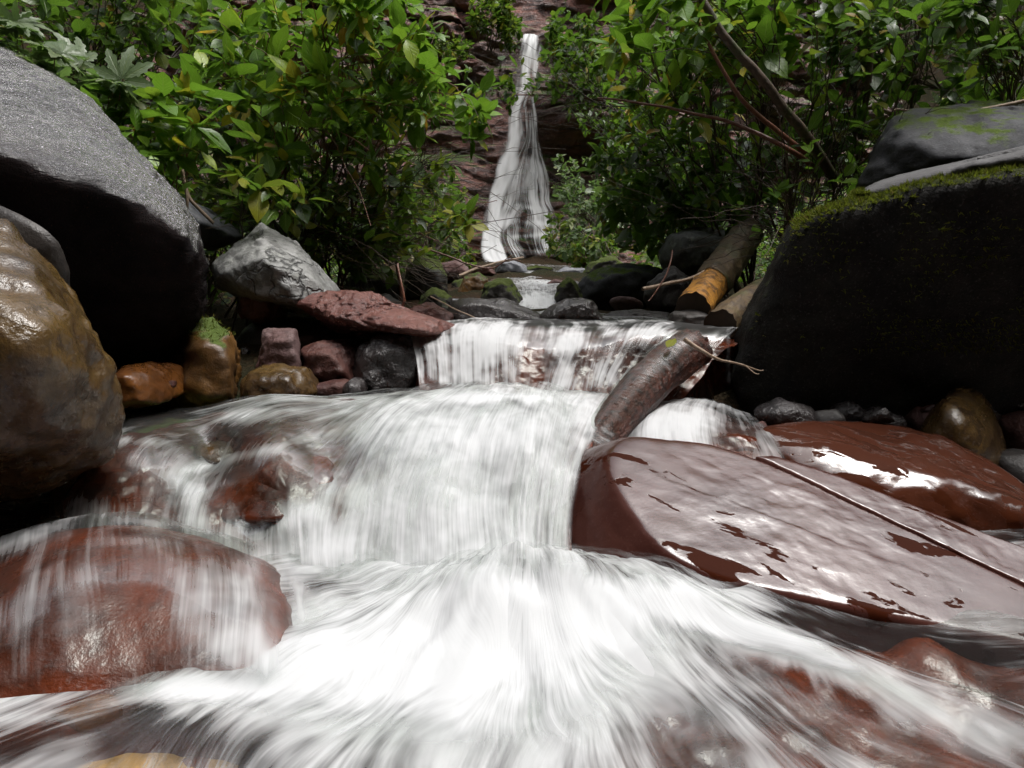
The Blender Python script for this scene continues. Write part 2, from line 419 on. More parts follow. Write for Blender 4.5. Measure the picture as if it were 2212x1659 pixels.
fall_mask = np.exp(-((u_ - 1120) / 75) ** 2)
blocky = sstep(u_, 1080, 1000) * sstep(v_, 290, 200) + sstep(u_, 1170, 1240)
dsp = (led * (0.45 + 0.9 * blocky) + rough_c) * (1 - 0.75 * fall_mask)
over = np.exp(-((u_ - 1260) / 90) ** 2)
dsp += over * (0.75 * sstep(v_, 320, 270) * sstep(v_, 120, 240) - 0.55 * np.exp(-((v_ - 335) / 26) ** 2))
smooth_left = sstep(u_, 1060, 1000) * sstep(v_, 320, 360)
dsp = dsp * (1 - 0.55 * smooth_left) + 0.25 * smooth_left
step_mask = np.exp(-((u_ - 1150) / 55) ** 2) * sstep(v_, 330, 400)
dsp += step_mask * 0.20 * (((cp[:, 2] * 3.3 - 0.35 * cp[:, 0] + 2.5 * warp + 0.5 * fbm(cp, 1.7, 3, 71)) % 1.0) < 0.55)
CYY = base_y - dsp
n_ = len(cx); jj = (np.arange(len(cz) - 1)[:, None] * n_ + np.arange(n_ - 1)[None, :]).ravel()
cme = mesh_np('cliff', np.stack((cp[:, 0], CYY, cp[:, 2]), 1), np.stack((jj, jj + 1, jj + n_ + 1, jj + n_), 1))
def cliff_mat():
    t = NT('red_cliff_rock'); g = geo(t); pos = g.outputs['Position']
    lay = t.mapping(pos, (1.2, 1.2, 6.0), rot=(0, 0.2, 0))
    n1 = t.noise(pos, 1.1, 5, 0.6); n2 = t.noise(lay, 1.6, 6, 0.65); n3 = t.noise(pos, 9.0, 6, 0.7)
    col = t.mix(t.step(n1, 0.38, 0.62), (0.247, 0.108, 0.083), (0.150, 0.087, 0.075))
    col = t.mix(t.step(n2, 0.45, 0.6), col, (0.083, 0.054, 0.051))
    col = t.mix(t.math('MULTIPLY', t.step(n3, 0.55, 0.66), 0.7), col, (0.300, 0.247, 0.232))
    sep = t.n.new('ShaderNodeSeparateXYZ'); t.l.new(g.outputs['Normal'], sep.inputs[0])
    mk = t.step(t.math('ADD', t.math('MULTIPLY', sep.outputs[2], 0.8), t.noise(pos, 2.5, 5, 0.7)), 0.95, 1.15)
    col = t.mix(mk, col, (0.068, 0.105, 0.022))
    ro = t.ramp(t.noise(pos, 2.0, 4), [(0.35, 0.25), (0.65, 0.6)])
    return t.done(t.princ(col, ro, t.bump(t.math('ADD', n3, n2), 0.8, 0.12), 1.5))
tag(link('cliff', cme, cliff_mat()), kind='structure')

# ------------------------------------------------------------------ water
def water_mat(name, fs=(42, 2.2), ff=(150, 5.0), tint=(0.86, 0.88, 0.86), contrast=2.7, bump=0.2, gloss=0.3, foamc=(0.65, 0.66, 0.67), warp=0.035, bias=-0.35, gain=1.65, refl=0.22, billow=14.0, ns=(11, 5)):
    t = NT(name)
    uv = t.n.new('ShaderNodeUVMap'); uv.uv_map = 'flow'; uvv = uv.outputs[0]
    fo = t.n.new('ShaderNodeAttribute'); fo.attribute_name = 'foam'
    co = t.n.new('ShaderNodeAttribute'); co.attribute_name = 'cover'
    wn_ = t.n.new('ShaderNodeTexNoise'); t.l.new(t.mapping(uvv, (5, 2.2, 1)), wn_.inputs['Vector']); wn_.inputs['Scale'].default_value = 1.0; wn_.inputs['Detail'].default_value = 1
    sub = t.n.new('ShaderNodeVectorMath'); sub.operation = 'SUBTRACT'; t.l.new(wn_.outputs['Color'], sub.inputs[0]); sub.inputs[1].default_value = (0.5, 0.5, 0.5)
    sc = t.n.new('ShaderNodeVectorMath'); sc.operation = 'MULTIPLY_ADD'; t.l.new(sub.outputs[0], sc.inputs[0]); sc.inputs[1].default_value = (warp * 2, warp * 2, 0); t.l.new(uvv, sc.inputs[2])
    w_ = sc.outputs[0]
    n1 = t.noise(t.mapping(w_, (fs[0], fs[1], 1)), 1.0, 3, 0.6)
    n2 = t.noise(t.mapping(w_, (ff[0], ff[1], 1), (3.1, 1.7, 0)), 1.0, 2, 0.6)
    n3 = t.noise(t.mapping(w_, (ns[0], ns[1], 1), (7.7, 0.4, 0)), 1.0, 2, 0.6)
    n5 = t.noise(geo(t).outputs['Position'], billow, 2, 0.6)
    st = t.math('ADD', t.math('ADD', t.math('MULTIPLY', n1, 0.38), t.math('MULTIPLY', n2, 0.25)), t.math('ADD', t.math('MULTIPLY', n3, 0.40), t.math('MULTIPLY', n5, 0.25)))
    x = t.math('ADD', t.math('MULTIPLY_ADD', fo.outputs['Fac'], gain, bias), t.math('MULTIPLY', t.math('SUBTRACT', st, 0.60), contrast))
    f = t.step(x, 0.0, 1.0)
    nrm = t.bump(t.math('ADD', n1, t.math('MULTIPLY', n2, 0.5)), bump, 0.012)
    fr_ = t.n.new('ShaderNodeFresnel'); fr_.inputs['IOR'].default_value = 1.34; t.l.new(nrm, fr_.inputs['Normal'])
    tr = t.n.new('ShaderNodeBsdfTransparent'); t.set(tr.inputs[0], tint)
    gl = t.n.new('ShaderNodeBsdfGlossy'); gl.inputs['Roughness'].default_value = gloss; t.l.new(nrm, gl.inputs['Normal'])
    clear = t.mixsh(t.math('MULTIPLY', fr_.outputs[0], refl), tr.outputs[0], gl.outputs[0])
    df = t.n.new('ShaderNodeBsdfDiffuse'); t.set(df.inputs[0], foamc); t.l.new(nrm, df.inputs['Normal'])
    tl = t.n.new('ShaderNodeBsdfTranslucent'); t.set(tl.inputs[0], foamc); t.l.new(nrm, tl.inputs['Normal'])
    foam = t.mixsh(0.3, df.outputs[0], tl.outputs[0])
    tr2 = t.n.new('ShaderNodeBsdfTransparent')
    return t.done(t.mixsh(co.outputs['Fac'], tr2.outputs[0], t.mixsh(f, clear, foam)))
M['white'] = water_mat('white_water')
M['veil'] = water_mat('thin_water_veil', fs=(30, 1.8), ff=(120, 4), contrast=1.9, refl=0.18)
M['film'] = water_mat('water_film_on_wood', fs=(30, 3.5), ff=(110, 8), contrast=3.4, refl=0.08, warp=0.12)
M['lip'] = water_mat('thin_lip_curtain', fs=(24, 1.2), ff=(95, 2.5), contrast=4.2, refl=0.3)
M['pool'] = water_mat('churning_water', fs=(40, 3.6), ff=(150, 9.0), contrast=3.3, warp=0.12, bump=0.22, billow=9.0, refl=0.14)
M['fall'] = water_mat('far_falling_water', fs=(13, 0.32), ff=(44, 0.7), contrast=5.4, ns=(2.6, 0.35), warp=0.05, bump=0.15, foamc=(0.8, 0.81, 0.82), billow=1.6)

def cgrid(C, nr, nc):
    C = np.asarray(C, float)
    A = np.stack([crv(C[:, j], nr) for j in range(C.shape[1])], 1)
    return np.stack([crv(A[i], nc) for i in range(nr)], 0)
def gridnormals(G):
    a = np.gradient(G, axis=0); b = np.gradient(G, axis=1)
    n = np.cross(a, b); n /= np.maximum(np.linalg.norm(n, axis=2), 1e-9)[..., None]
    s_ = np.sign(np.mean(n[..., 2])) or 1
    return n * s_
def gridmesh(name, G, wrap=False):
    nr, nc = G.shape[:2]
    i = (np.arange(nr - 1)[:, None] * nc + np.arange(nc - 1)[None, :]).ravel()
    Fq = np.stack((i, i + 1, i + nc + 1, i + nc), 1)
    return mesh_np(name, G.reshape(-1, 3), Fq), Fq
def setuv(me, Fq, uvp):
    lay = me.uv_layers.new(name='flow')
    lay.data.foreach_set('uv', uvp[Fq.ravel()].astype(np.float32).ravel())
def blobs(base, lst):
    def f(u, v):
        r = np.full(u.shape, float(base))
        for b in lst:
            cu, cv, su, sv, w = b[:5]; a = math.radians(b[5]) if len(b) > 5 else 0
            du, dv = u - cu, v - cv
            x, y = du * math.cos(a) + dv * math.sin(a), -du * math.sin(a) + dv * math.cos(a)
            r += w * np.exp(-(x / su) ** 2 - (y / sv) ** 2)
        return r
    return f
def patch(name, rows, nr, nc, foam, mat, disp=0.006, seed=1, edge=(0.06, 0.06, 0.0, 0.0), bed=None, bed_off=0.04, lift=0.0, dfreq=(9, 3.5), bump_list=()):
    """a sheet of running water; rows go down the flow. edge = how softly left, right, top, bottom thin out"""
    C = np.array([[W(*p) for p in r] for r in rows])
    G = cgrid(C, nr, nc); Nn = gridnormals(G)
    for (bu, bv, sr, h) in bump_list:
        u, v, d = proj(G); G = G + Nn * (h * np.exp(-((u - bu) ** 2 + (v - bv) ** 2) / sr ** 2))[..., None]
    Nn = gridnormals(G)
    sc_ = np.concatenate((np.zeros((nr, 1)), np.cumsum(np.linalg.norm(np.diff(G, axis=1), axis=2), 1)), 1)
    tc_ = np.concatenate((np.zeros((1, nc)), np.cumsum(np.linalg.norm(np.diff(G, axis=0), axis=2), 0)), 0)
    S = np.linspace(0, 1, nc)[None, :] * sc_[:, -1].mean() * np.ones((nr, 1)); T = np.mean(tc_, 1)[:, None] * np.ones((1, nc))
    st = np.stack((S.ravel() * dfreq[0], T.ravel() * dfreq[1], np.full(S.size, seed * 3.7)), 1)
    d = disp * (fbm(st, 1.0, 4, seed).reshape(nr, nc))
    Gw = G + Nn * (d + lift)[..., None]
    me, Fq = gridmesh(name, Gw)
    setuv(me, Fq, np.stack((S.ravel() + seed * 1.37, T.ravel() + seed * 0.71), 1))
    u, v, _ = proj(Gw)
    attr(me, 'foam', np.clip(foam(u, v), 0, 1.2).ravel())
    a, b = np.linspace(0, 1, nc)[None, :], np.linspace(0, 1, nr)[:, None]
    jag = 0.5 + 0.9 * fbm(st * np.array((1.6, 0.7, 1)), 1.0, 3, seed + 50).reshape(nr, nc)
    cov = np.ones((nr, nc))
    for x, e in ((a, edge[0]), (1 - a, edge[1]), (b, edge[2]), (1 - b, edge[3])):
        if e > 0: cov = cov * sstep(x + 0 * cov, e * np.clip(jag, 0, 1) * 0.7, e * (0.6 + np.clip(jag, 0, 1)))
    attr(me, 'cover', cov.ravel())
    o = tag(link(name, me, mat), kind='structure')
    if bed is not None:
        bd = fbm(np.concatenate([G.reshape(-1, 3)]), 9.0, 4, seed + 3).reshape(nr, nc)
        Gb = G - Nn * (bed_off + 0.018 * bd)[..., None]
        dn = np.array((0, 0, -0.5)); L_, R_ = Gb[:, :1], Gb[:, -1:]
        Gb = np.concatenate((L_ + dn + np.array((-0.05, 0, 0)), L_, Gb, R_, R_ + dn + np.array((0.05, 0, 0))), 1)
        Gb = np.concatenate((Gb, Gb[-1:] + dn), 0)
        bme, _ = gridmesh('streambed', Gb)
        tag(link('streambed', bme, bed), kind='structure')
    return o, G, Nn
def row(us, v, Y):
    n = len(us); v = [v] * n if not isinstance(v, (list, tuple)) else v; Y = [Y] * n if not isinstance(Y, (list, tuple)) else Y
    return list(zip(us, v, Y))

# lip cascade: the upper pool slides over a ledge
lip_rows = [
    row([905, 960, 1030, 1100, 1170, 1240, 1310, 1390, 1470, 1560, 1600], [694, 690, 684, 686, 690, 690, 690, 690, 692, 698, 700], 2.95),
    row([890, 950, 1025, 1095, 1165, 1240, 1310, 1390, 1470, 1550, 1600], [710, 704, 690, 694, 700, 702, 700, 696, 700, 706, 708], 2.45),
    row([886, 945, 1020, 1090, 1160, 1235, 1305, 1380, 1450, 1530, 1590], [722, 720, 708, 712, 722, 722, 718, 706, 708, 716, 718], 2.30),
    row([890, 945, 1018, 1088, 1155, 1232, 1300, 1365, 1425, 1500, 1560], [742, 742, 734, 740, 750, 748, 742, 728, 734, 742, 748], 2.22),
    row([898, 950, 1018, 1085, 1152, 1228, 1292, 1345, 1400, 1470, 1530], [775, 776, 772, 778, 786, 782, 776, 768, 776, 790, 800], 2.17),
    row([902, 955, 1018, 1082, 1148, 1220, 1280, 1320, 1370, 1430, 1490], [806, 810, 808, 812, 820, 818, 814, 812, 820, 836, 846], 2.13),
    row([905, 957, 1018, 1080, 1145, 1215, 1270, 1305, 1350, 1400, 1460], [838, 842, 844, 848, 852, 852, 850, 850, 856, 870, 880], 2.09),
]
lip_foam = blobs(0.31, [(1030, 770, 75, 70, 0.38), (930, 780, 25, 60, 0.05), (900, 700, 40, 12, -0.2), (1060, 715, 60, 20, 0.25), (1235, 738, 45, 20, 0.45), (1160, 790, 22, 50, -0.35), (1200, 775, 60, 14, -0.12),
                        (1270, 770, 40, 12, -0.2), (1250, 815, 60, 30, 0.1), (1350, 720, 60, 12, 0.25), (1420, 715, 40, 12, 0.3), (1370, 755, 40, 22, -0.1), (1290, 720, 25, 25, -0.2), (1200, 700, 60, 10, -0.25),
                        (1500, 720, 40, 60, -0.4), (1020, 835, 120, 18, -0.08), (1430, 800, 60, 60, -0.3), (1100, 690, 200, 6, -0.1)])
patch('water', lip_rows, 90, 260, lip_foam, M['lip'], 0.010, 1, (0.01, 0.03, 0.0, 0.10), bed=M['redwet'], bed_off=0.045)

# the middle pool: water fans out from the foot of the lip, left over rounded stones and straight down the white chute
fan_cols = [
    [(840, 852, 2.15), (700, 866, 2.05), (520, 880, 1.98), (380, 900, 1.86), (270, 945, 1.68), (190, 985, 1.58), (140, 1050, 1.46), (110, 1130, 1.34), (95, 1220, 1.26)],
    [(880, 848, 2.18), (760, 864, 2.03), (610, 884, 1.92), (480, 912, 1.78), (390, 950, 1.66), (330, 985, 1.57), (290, 1045, 1.46), (270, 1120, 1.36), (260, 1220, 1.27)],
    [(920, 845, 2.20), (820, 862, 2.02), (700, 888, 1.86), (600, 925, 1.72), (530, 965, 1.62), (480, 1005, 1.54), (450, 1060, 1.45), (430, 1130, 1.37), (425, 1225, 1.28)],
    [(960, 843, 2.20), (880, 862, 2.00), (800, 895, 1.80), (730, 940, 1.66), (680, 985, 1.58), (640, 1030, 1.50), (610, 1085, 1.43), (600, 1150, 1.37), (600, 1240, 1.29)],
    [(1010, 842, 2.20), (960, 860, 2.00), (900, 895, 1.78), (850, 945, 1.63), (815, 1000, 1.53), (790, 1060, 1.45), (775, 1125, 1.38), (765, 1200, 1.31), (760, 1290, 1.23)],
    [(1070, 841, 2.20), (1045, 858, 2.00), (1015, 890, 1.79), (985, 940, 1.63), (965, 1005, 1.50), (950, 1080, 1.40), (940, 1160, 1.33), (935, 1230, 1.27), (935, 1300, 1.21)],
    [(1150, 842, 2.20), (1140, 858, 2.00), (1125, 888, 1.80), (1110, 938, 1.63), (1100, 1005, 1.50), (1092, 1085, 1.40), (1090, 1170, 1.32), (1090, 1235, 1.26), (1095, 1300, 1.20)],
    [(1240, 844, 2.20), (1235, 862, 2.00), (1220, 898, 1.80), (1205, 948, 1.64), (1190, 1015, 1.50), (1180, 1095, 1.40), (1175, 1180, 1.32), (1180, 1240, 1.27), (1190, 1305, 1.21)],
    [(1340, 848, 2.20), (1325, 870, 2.00), (1300, 912, 1.80), (1280, 965, 1.65), (1258, 1035, 1.50), (1245, 1115, 1.40), (1240, 1200, 1.31), (1250, 1255, 1.27), (1265, 1310, 1.22)],
]
fan_rows = [[c[i] for c in fan_cols] for i in range(9)]
fan_foam = blobs(0.42, [(1010, 1010, 230, 150, 0.12), (380, 1000, 300, 120, -0.24), (590, 1035, 150, 46, -0.30, -24), (225, 1030, 110, 50, -0.18), (620, 922, 170, 22, -0.16, -8), (1050, 858, 150, 12, 0.2), (1040, 930, 260, 60, 0.36), (1000, 1080, 230, 60, 0.22), (980, 1060, 110, 22, -0.12), (980, 1200, 260, 80, 0.36), (1100, 862, 220, 14, 0.26), (850, 852, 80, 12, -0.25), (1230, 960, 50, 60, -0.02), (1110, 868, 26, 10, -0.3), (840, 1240, 60, 60, -0.10), (1190, 1210, 40, 60, -0.08), (800, 905, 90, 26, 0.12, -15),
                       (560, 895, 150, 16, 0.12), (330, 895, 70, 22, -0.5), (445, 955, 45, 20, -0.45), (620, 925, 120, 22, -0.22, -10), (330, 955, 130, 12, 0.25), (240, 1035, 60, 45, -0.28), (420, 1070, 45, 70, 0.42), (300, 1090, 40, 60, -0.05),
                       (610, 1035, 120, 34, -0.46, -24), (520, 985, 170, 12, 0.22, -14), (545, 1105, 60, 20, -0.5), (640, 1110, 45, 28, 0.42), (690, 1180, 70, 60, 0.3), (730, 1010, 30, 60, -0.06), (190, 1110, 60, 50, 0.0), (700, 900, 120, 14, 0.1, -8)])
FAN_BUMPS = [(1040, 852, 90, 0.022), (285, 1000, 95, 0.045), (600, 1030, 90, 0.040), (600, 895, 120, 0.028), (455, 965, 36, -0.04), (430, 1020, 36, -0.015), (860, 930, 90, 0.018), (1120, 920, 110, 0.015), (1020, 1040, 70, -0.012), (700, 960, 60, -0.018), (545, 1110, 40, -0.03)]
patch('water', fan_rows, 220, 340, fan_foam, M['white'], 0.013, 2, (0.03, 0.06, 0.04, 0.05), bed=M['redwet'], bed_off=0.028, bump_list=FAN_BUMPS)
patch('water', fan_rows, 160, 240, lambda u, v: fan_foam(u, v) - 0.24, M['white'], 0.015, 12, (0.06, 0.10, 0.08, 0.08), lift=0.013, bump_list=FAN_BUMPS)

# right of the sunken log: a small side fall that foams behind the slab
side_rows = [
    row([1400, 1450, 1500, 1560, 1620], [862, 858, 860, 874, 896], 2.10),
    row([1375, 1430, 1490, 1560, 1640], [880, 872, 874, 888, 908], 1.98),
    row([1350, 1415, 1485, 1570, 1665], [912, 900, 898, 910, 925], 1.86),
    row([1330, 1405, 1485, 1580, 1690], [960, 942, 938, 945, 960], 1.75),
    row([1320, 1400, 1490, 1590, 1710], [1010, 996, 990, 995, 1010], 1.66),
]
side_foam = blobs(0.35, [(1450, 910, 90, 45, 0.5), (1590, 960, 40, 40, -0.45), (1560, 890, 30, 20, -0.1), (1650, 920, 30, 20, 0.0), (1520, 950, 40, 40, 0.1)])
patch('water', side_rows, 70, 110, side_foam, M['white'], 0.014, 4, (0.03, 0.05, 0.08, 0.0), bed=M['redwet'], bed_off=0.03)
trickle = [row([1562, 1575, 1590], 706, 2.32), row([1560, 1573, 1588], 722, 2.22), row([1562, 1573, 1586], 760, 2.17), row([1562, 1572, 1582], 810, 2.13), row([1556, 1570, 1584], 895, 2.08)]
patch('water', trickle, 60, 24, blobs(0.30, [(1572, 730, 20, 30, 0.12), (1572, 860, 25, 40, -0.02)]), M['lip'], 0.008, 5, (0.45, 0.45, 0.05, 0.25))

# the upper stream between the dark boulders
up_rows = [
    row([1060, 1120, 1190, 1260], [572, 570, 572, 576], 13.6),
    row([1080, 1130, 1190, 1250], [588, 586, 588, 592], 9.5),
    row([1090, 1140, 1190, 1235], [602, 600, 602, 606], 6.8),
    row([1105, 1145, 1185, 1225], [616, 614, 616, 618], 5.4),
    row([1115, 1148, 1185, 1215], [634, 632, 633, 635], 4.6),
    row([1100, 1148, 1192, 1230], [668, 664, 664, 668], 4.0),
    row([980, 1100, 1230, 1420], [684, 680, 680, 684], 3.3),
    row([860, 1040, 1260, 1620], [696, 690, 690, 696], 2.8),
]
patch('water', up_rows, 140, 90, blobs(0.22, [(1165, 650, 55, 22, 0.6), (1165, 612, 60, 10, 0.35), (1170, 590, 80, 8, 0.2)]), M['white'], 0.012, 6, (0.02, 0.02, 0.0, 0.0), dfreq=(6, 3))

# clear brown shallows at the left of the middle pool
sh_rows = [row([150, 250, 350, 470, 640], [848, 850, 850, 850, 850], 2.45), row([140, 240, 340, 470, 650], [866, 868, 868, 866, 864], 2.12), row([120, 230, 320, 440, 640], [905, 905, 898, 892, 884], 1.86), row([100, 200, 290, 400, 600], [960, 960, 940, 935, 930], 1.68)]
patch('water', sh_rows, 60, 80, blobs(0.06, []), M['veil'], 0.004, 7, (0, 0, 0, 0), bed=M['ochre'], bed_off=0.045, lift=-0.012)

# veil over the red boulder at the lower left
veil_rows = [
    row([-160, 0, 150, 300, 430, 570, 690], [1235, 1180, 1142, 1138, 1162, 1205, 1240], [1.46, 1.45, 1.44, 1.44, 1.44, 1.44, 1.42]),
    row([-170, -10, 140, 295, 430, 575, 695], [1232, 1170, 1126, 1120, 1148, 1195, 1232], [1.20, 1.21, 1.22, 1.22, 1.23, 1.27, 1.29]),
    row([-180, -20, 130, 290, 435, 580, 700], [1280, 1218, 1164, 1156, 1188, 1236, 1272], [1.07, 1.08, 1.10, 1.11, 1.12, 1.17, 1.20]),
    row([-190, -30, 125, 285, 440, 585, 705], [1345, 1290, 1236, 1228, 1250, 1290, 1322], [0.94, 0.96, 0.99, 1.01, 1.03, 1.07, 1.11]),
    row([-200, -40, 120, 282, 440, 588, 706], [1410, 1375, 1330, 1320, 1328, 1346, 1366], [0.88, 0.89, 0.915, 0.935, 0.95, 0.99, 1.035]),
    row([-205, -45, 115, 280, 440, 590, 706], [1490, 1465, 1435, 1420, 1415, 1418, 1426], [0.83, 0.84, 0.86, 0.88, 0.89, 0.92, 0.955]),
    row([-210, -50, 112, 280, 440, 592, 706], [1580, 1560, 1535, 1515, 1500, 1495, 1492], [0.785, 0.79, 0.81, 0.825, 0.835, 0.85, 0.87]),
]
veil_foam = blobs(0.19, [(360, 1135, 160, 10, 0.12, 8), (60, 1160, 120, 18, 0.2, -20), (280, 1165, 60, 18, 0.16), (440, 1350, 50, 130, 0.30), (160, 1300, 30, 90, 0.15), (600, 1250, 80, 70, 0.5), (590, 1370, 80, 90, 0.4), (540, 1410, 80, 60, 0.25), (180, 1330, 40, 100, 0.10), (90, 1220, 40, 60, 0.12), (250, 1370, 70, 130, -0.10), (680, 1180, 60, 60, 0.5), (430, 1480, 120, 30, 0.3)])
patch('water', veil_rows, 150, 220, veil_foam, M['veil'], 0.006, 8, (0.0, 0.26, 0.10, 0.10), lift=0.008)
_, GV, NV = None, cgrid(np.array([[W(*p) for p in r] for r in veil_rows]), 60, 90), None

# foreground pool: a fan that spreads from the foot of the chute
pc = WP(1120, 1175, 0.44, 0, 0)
th = np.linspace(0, 2 * math.pi, 420); rr = 1.9 * (np.linspace(0, 1, 190) ** 1.35)
R_, T_ = np.meshgrid(rr, th, indexing='ij')
st = np.stack((np.cos(T_).ravel() * 2.6, np.sin(T_).ravel() * 2.6, R_.ravel() * 2.6), 1)
px_, py_ = pc[0] + R_ * np.cos(T_), pc[1] + R_ * np.sin(T_)
mc = WP(1190, 1300, 0.44, 0, 0)
zz = 0.44 + 0.085 * np.exp(-((px_ - mc[0]) / 0.24) ** 2 - ((py_ - mc[1]) / 0.14) ** 2)
froth = np.exp(-((px_ - mc[0] + 0.08) / 0.45) ** 2 - ((py_ - mc[1] - 0.02) / 0.16) ** 2)
zz += froth * (0.022 * fbm(np.stack((px_.ravel(), py_.ravel(), 0 * px_.ravel()), 1), 11.0, 4, 64)).reshape(R_.shape)
zz += (0.022 * fbm(st, 1.0, 3, 61) + 0.006 * fbm(st * np.array((3.2, 3.2, 1.5)), 1.0, 3, 62)).reshape(R_.shape) * sstep(R_, 0.05, 0.3)
ridge = lambda x0, y0, x1, y1, wd, h: h * np.exp(-(np.abs((px_ - x0) * (y1 - y0) - (py_ - y0) * (x1 - x0)) / math.hypot(x1 - x0, y1 - y0) / wd) ** 2) * sstep((px_ - x0) * (x1 - x0) + (py_ - y0) * (y1 - y0), -0.02, 0.08)
a0, a1 = WP(1330, 1290, 0.44, 0, 0), WP(1900, 1480, 0.44, 0, 0)
zz += ridge(a0[0], a0[1], a1[0], a1[1], 0.05, 0.035)
zz -= 0.03 * sstep(px_, 0.3, 1.0)
GP = np.stack((px_, py_, zz), -1)
pme, Fq = gridmesh('water', GP)
pu, pv, _ = proj(GP)
setuv(pme, Fq, np.stack((T_.ravel() * 0.42, R_.ravel()), 1))
pool_foam = blobs(0.31, [(240, 1610, 200, 50, 0.04), (640, 1440, 130, 70, 0.3), (420, 1490, 250, 26, 0.3, -3), (60, 1550, 160, 18, 0.2), (260, 1590, 230, 70, -0.13, 8), (1750, 1480, 300, 60, 0.05, 20), (1050, 1480, 360, 170, 0.2), (1850, 1570, 420, 150, -0.10), (1120, 1340, 330, 120, 0.62), (900, 1480, 330, 130, 0.35), (1050, 1620, 350, 120, 0.06), (1420, 1300, 150, 45, 0.45), (1600, 1370, 190, 32, 0.5, 17), (1900, 1480, 250, 28, 0.42, 24), (620, 1480, 150, 90, 0.15),
                         (1650, 1450, 110, 36, -0.16, 15), (1880, 1590, 190, 60, -0.14, 22), (2060, 1440, 260, 45, -0.40, 18), (1800, 1345, 150, 22, -0.25, 8), (1500, 1300, 30, 15, -0.05), (2150, 1600, 120, 40, 0.2), (250, 1590, 260, 90, 0.02), (100, 1480, 200, 30, -0.15), (420, 1590, 110, 40, -0.12, 10), (420, 1480, 120, 50, 0.2), (1350, 1560, 160, 90, 0.05),
                         (1200, 1270, 60, 30, 0.3), (330, 1500, 120, 40, 0.0), (1560, 1560, 160, 50, -0.06, 25)])
attr(pme, 'foam', np.clip(pool_foam(pu, pv), 0, 1.2).ravel())
attr(pme, 'cover', np.ones(R_.size))
tag(link('water', pme, M['pool']), kind='structure')
# stony bed under the foreground pool
bp = np.stack((px_.ravel(), py_.ravel(), 0 * px_.ravel()), 1)
GB = np.stack((px_, py_, 0.345 + (0.05 * fbm(bp, 4.5, 4, 81) + 0.015 * fbm(bp, 14, 3, 82)).reshape(R_.shape)), -1)
bme_, _ = gridmesh('streambed', GB[:, :])
tag(link('streambed', bme_, M['redwet']), kind='structure')
# a second, looser skin of spray over the churn
me2, Fq2 = gridmesh('water', GP[:150] + np.array((0, 0, 1)) * (0.012 + 0.014 * fbm(st * np.array((2, 2, 1.0)), 1.0, 3, 66)).reshape(R_.shape)[:150, :, None])
setuv(me2, Fq2, np.stack((T_[:150].ravel() * 0.42 + 3.3, R_[:150].ravel() + 1.1), 1))
attr(me2, 'foam', np.clip(pool_foam(pu[:150], pv[:150]) - 0.22, 0, 1.2).ravel())
attr(me2, 'cover', sstep(pool_foam(pu[:150], pv[:150]), 0.35, 0.7).ravel())
tag(link('water', me2, M['pool']), kind='structure')

# the far waterfall: a narrow chute that opens into a bell, and threads over the steps on its right
def wf_row(us, vs, off): return [WC(u, v, off) for u, v in zip(us, vs)]
def fall(name, rows, nr, nc, foam, seed, edge):
    G = cgrid(np.array(rows), nr, nc)
    S = np.cumsum(np.concatenate((np.zeros((nr, 1)), np.linalg.norm(np.diff(G, axis=1), axis=2)), 1), 1)
    S = np.linspace(0, 1, nc)[None, :] * S[:, -1].mean() * np.ones((nr, 1))
    T = np.cumsum(np.concatenate((np.zeros((1, nc)), np.linalg.norm(np.diff(G, axis=0), axis=2)), 0), 0).mean(1)[:, None] * np.ones((1, nc))
    st = np.stack((S.ravel() * 3, T.ravel() * 0.8, np.full(S.size, seed)), 1)
    edge_n = np.stack((np.zeros(nr), np.zeros(nr), G[:, 0, 2]), 1)
    G[..., 0] += (0.05 * fbm(edge_n, 1.3, 3, seed + 9))[:, None] * (1 - np.linspace(0, 1, nc))[None, :] + (0.06 * fbm(edge_n, 1.6, 3, seed + 19))[:, None] * np.linspace(0, 1, nc)[None, :]
    G = G - np.array((0, 1, 0)) * (0.06 * fbm(st, 1.0, 4, seed)).reshape(nr, nc, 1)
    me, Fq = gridmesh(name, G); setuv(me, Fq, np.stack((S.ravel() + seed, T.ravel()), 1))
    u, v, _ = proj(G); attr(me, 'foam', np.clip(foam(u, v), 0, 1.2).ravel())
    a, b = np.linspace(0, 1, nc)[None, :] + np.zeros((nr, nc)), np.linspace(0, 1, nr)[:, None] + np.zeros((nr, nc))
    jag = np.clip(0.5 + 0.9 * fbm(st * np.array((1.5, 1.0, 1)), 1.0, 3, seed + 5).reshape(nr, nc), 0, 1)
    cov = np.ones((nr, nc))
    for x, e in ((a, edge[0]), (1 - a, edge[1]), (b, edge[2]), (1 - b, edge[3])):
        if e > 0: cov *= sstep(x, e * jag * 0.7, e * (0.6 + jag))
    attr(me, 'cover', cov.ravel())
    return tag(link(name, me, M['fall']), kind='structure')
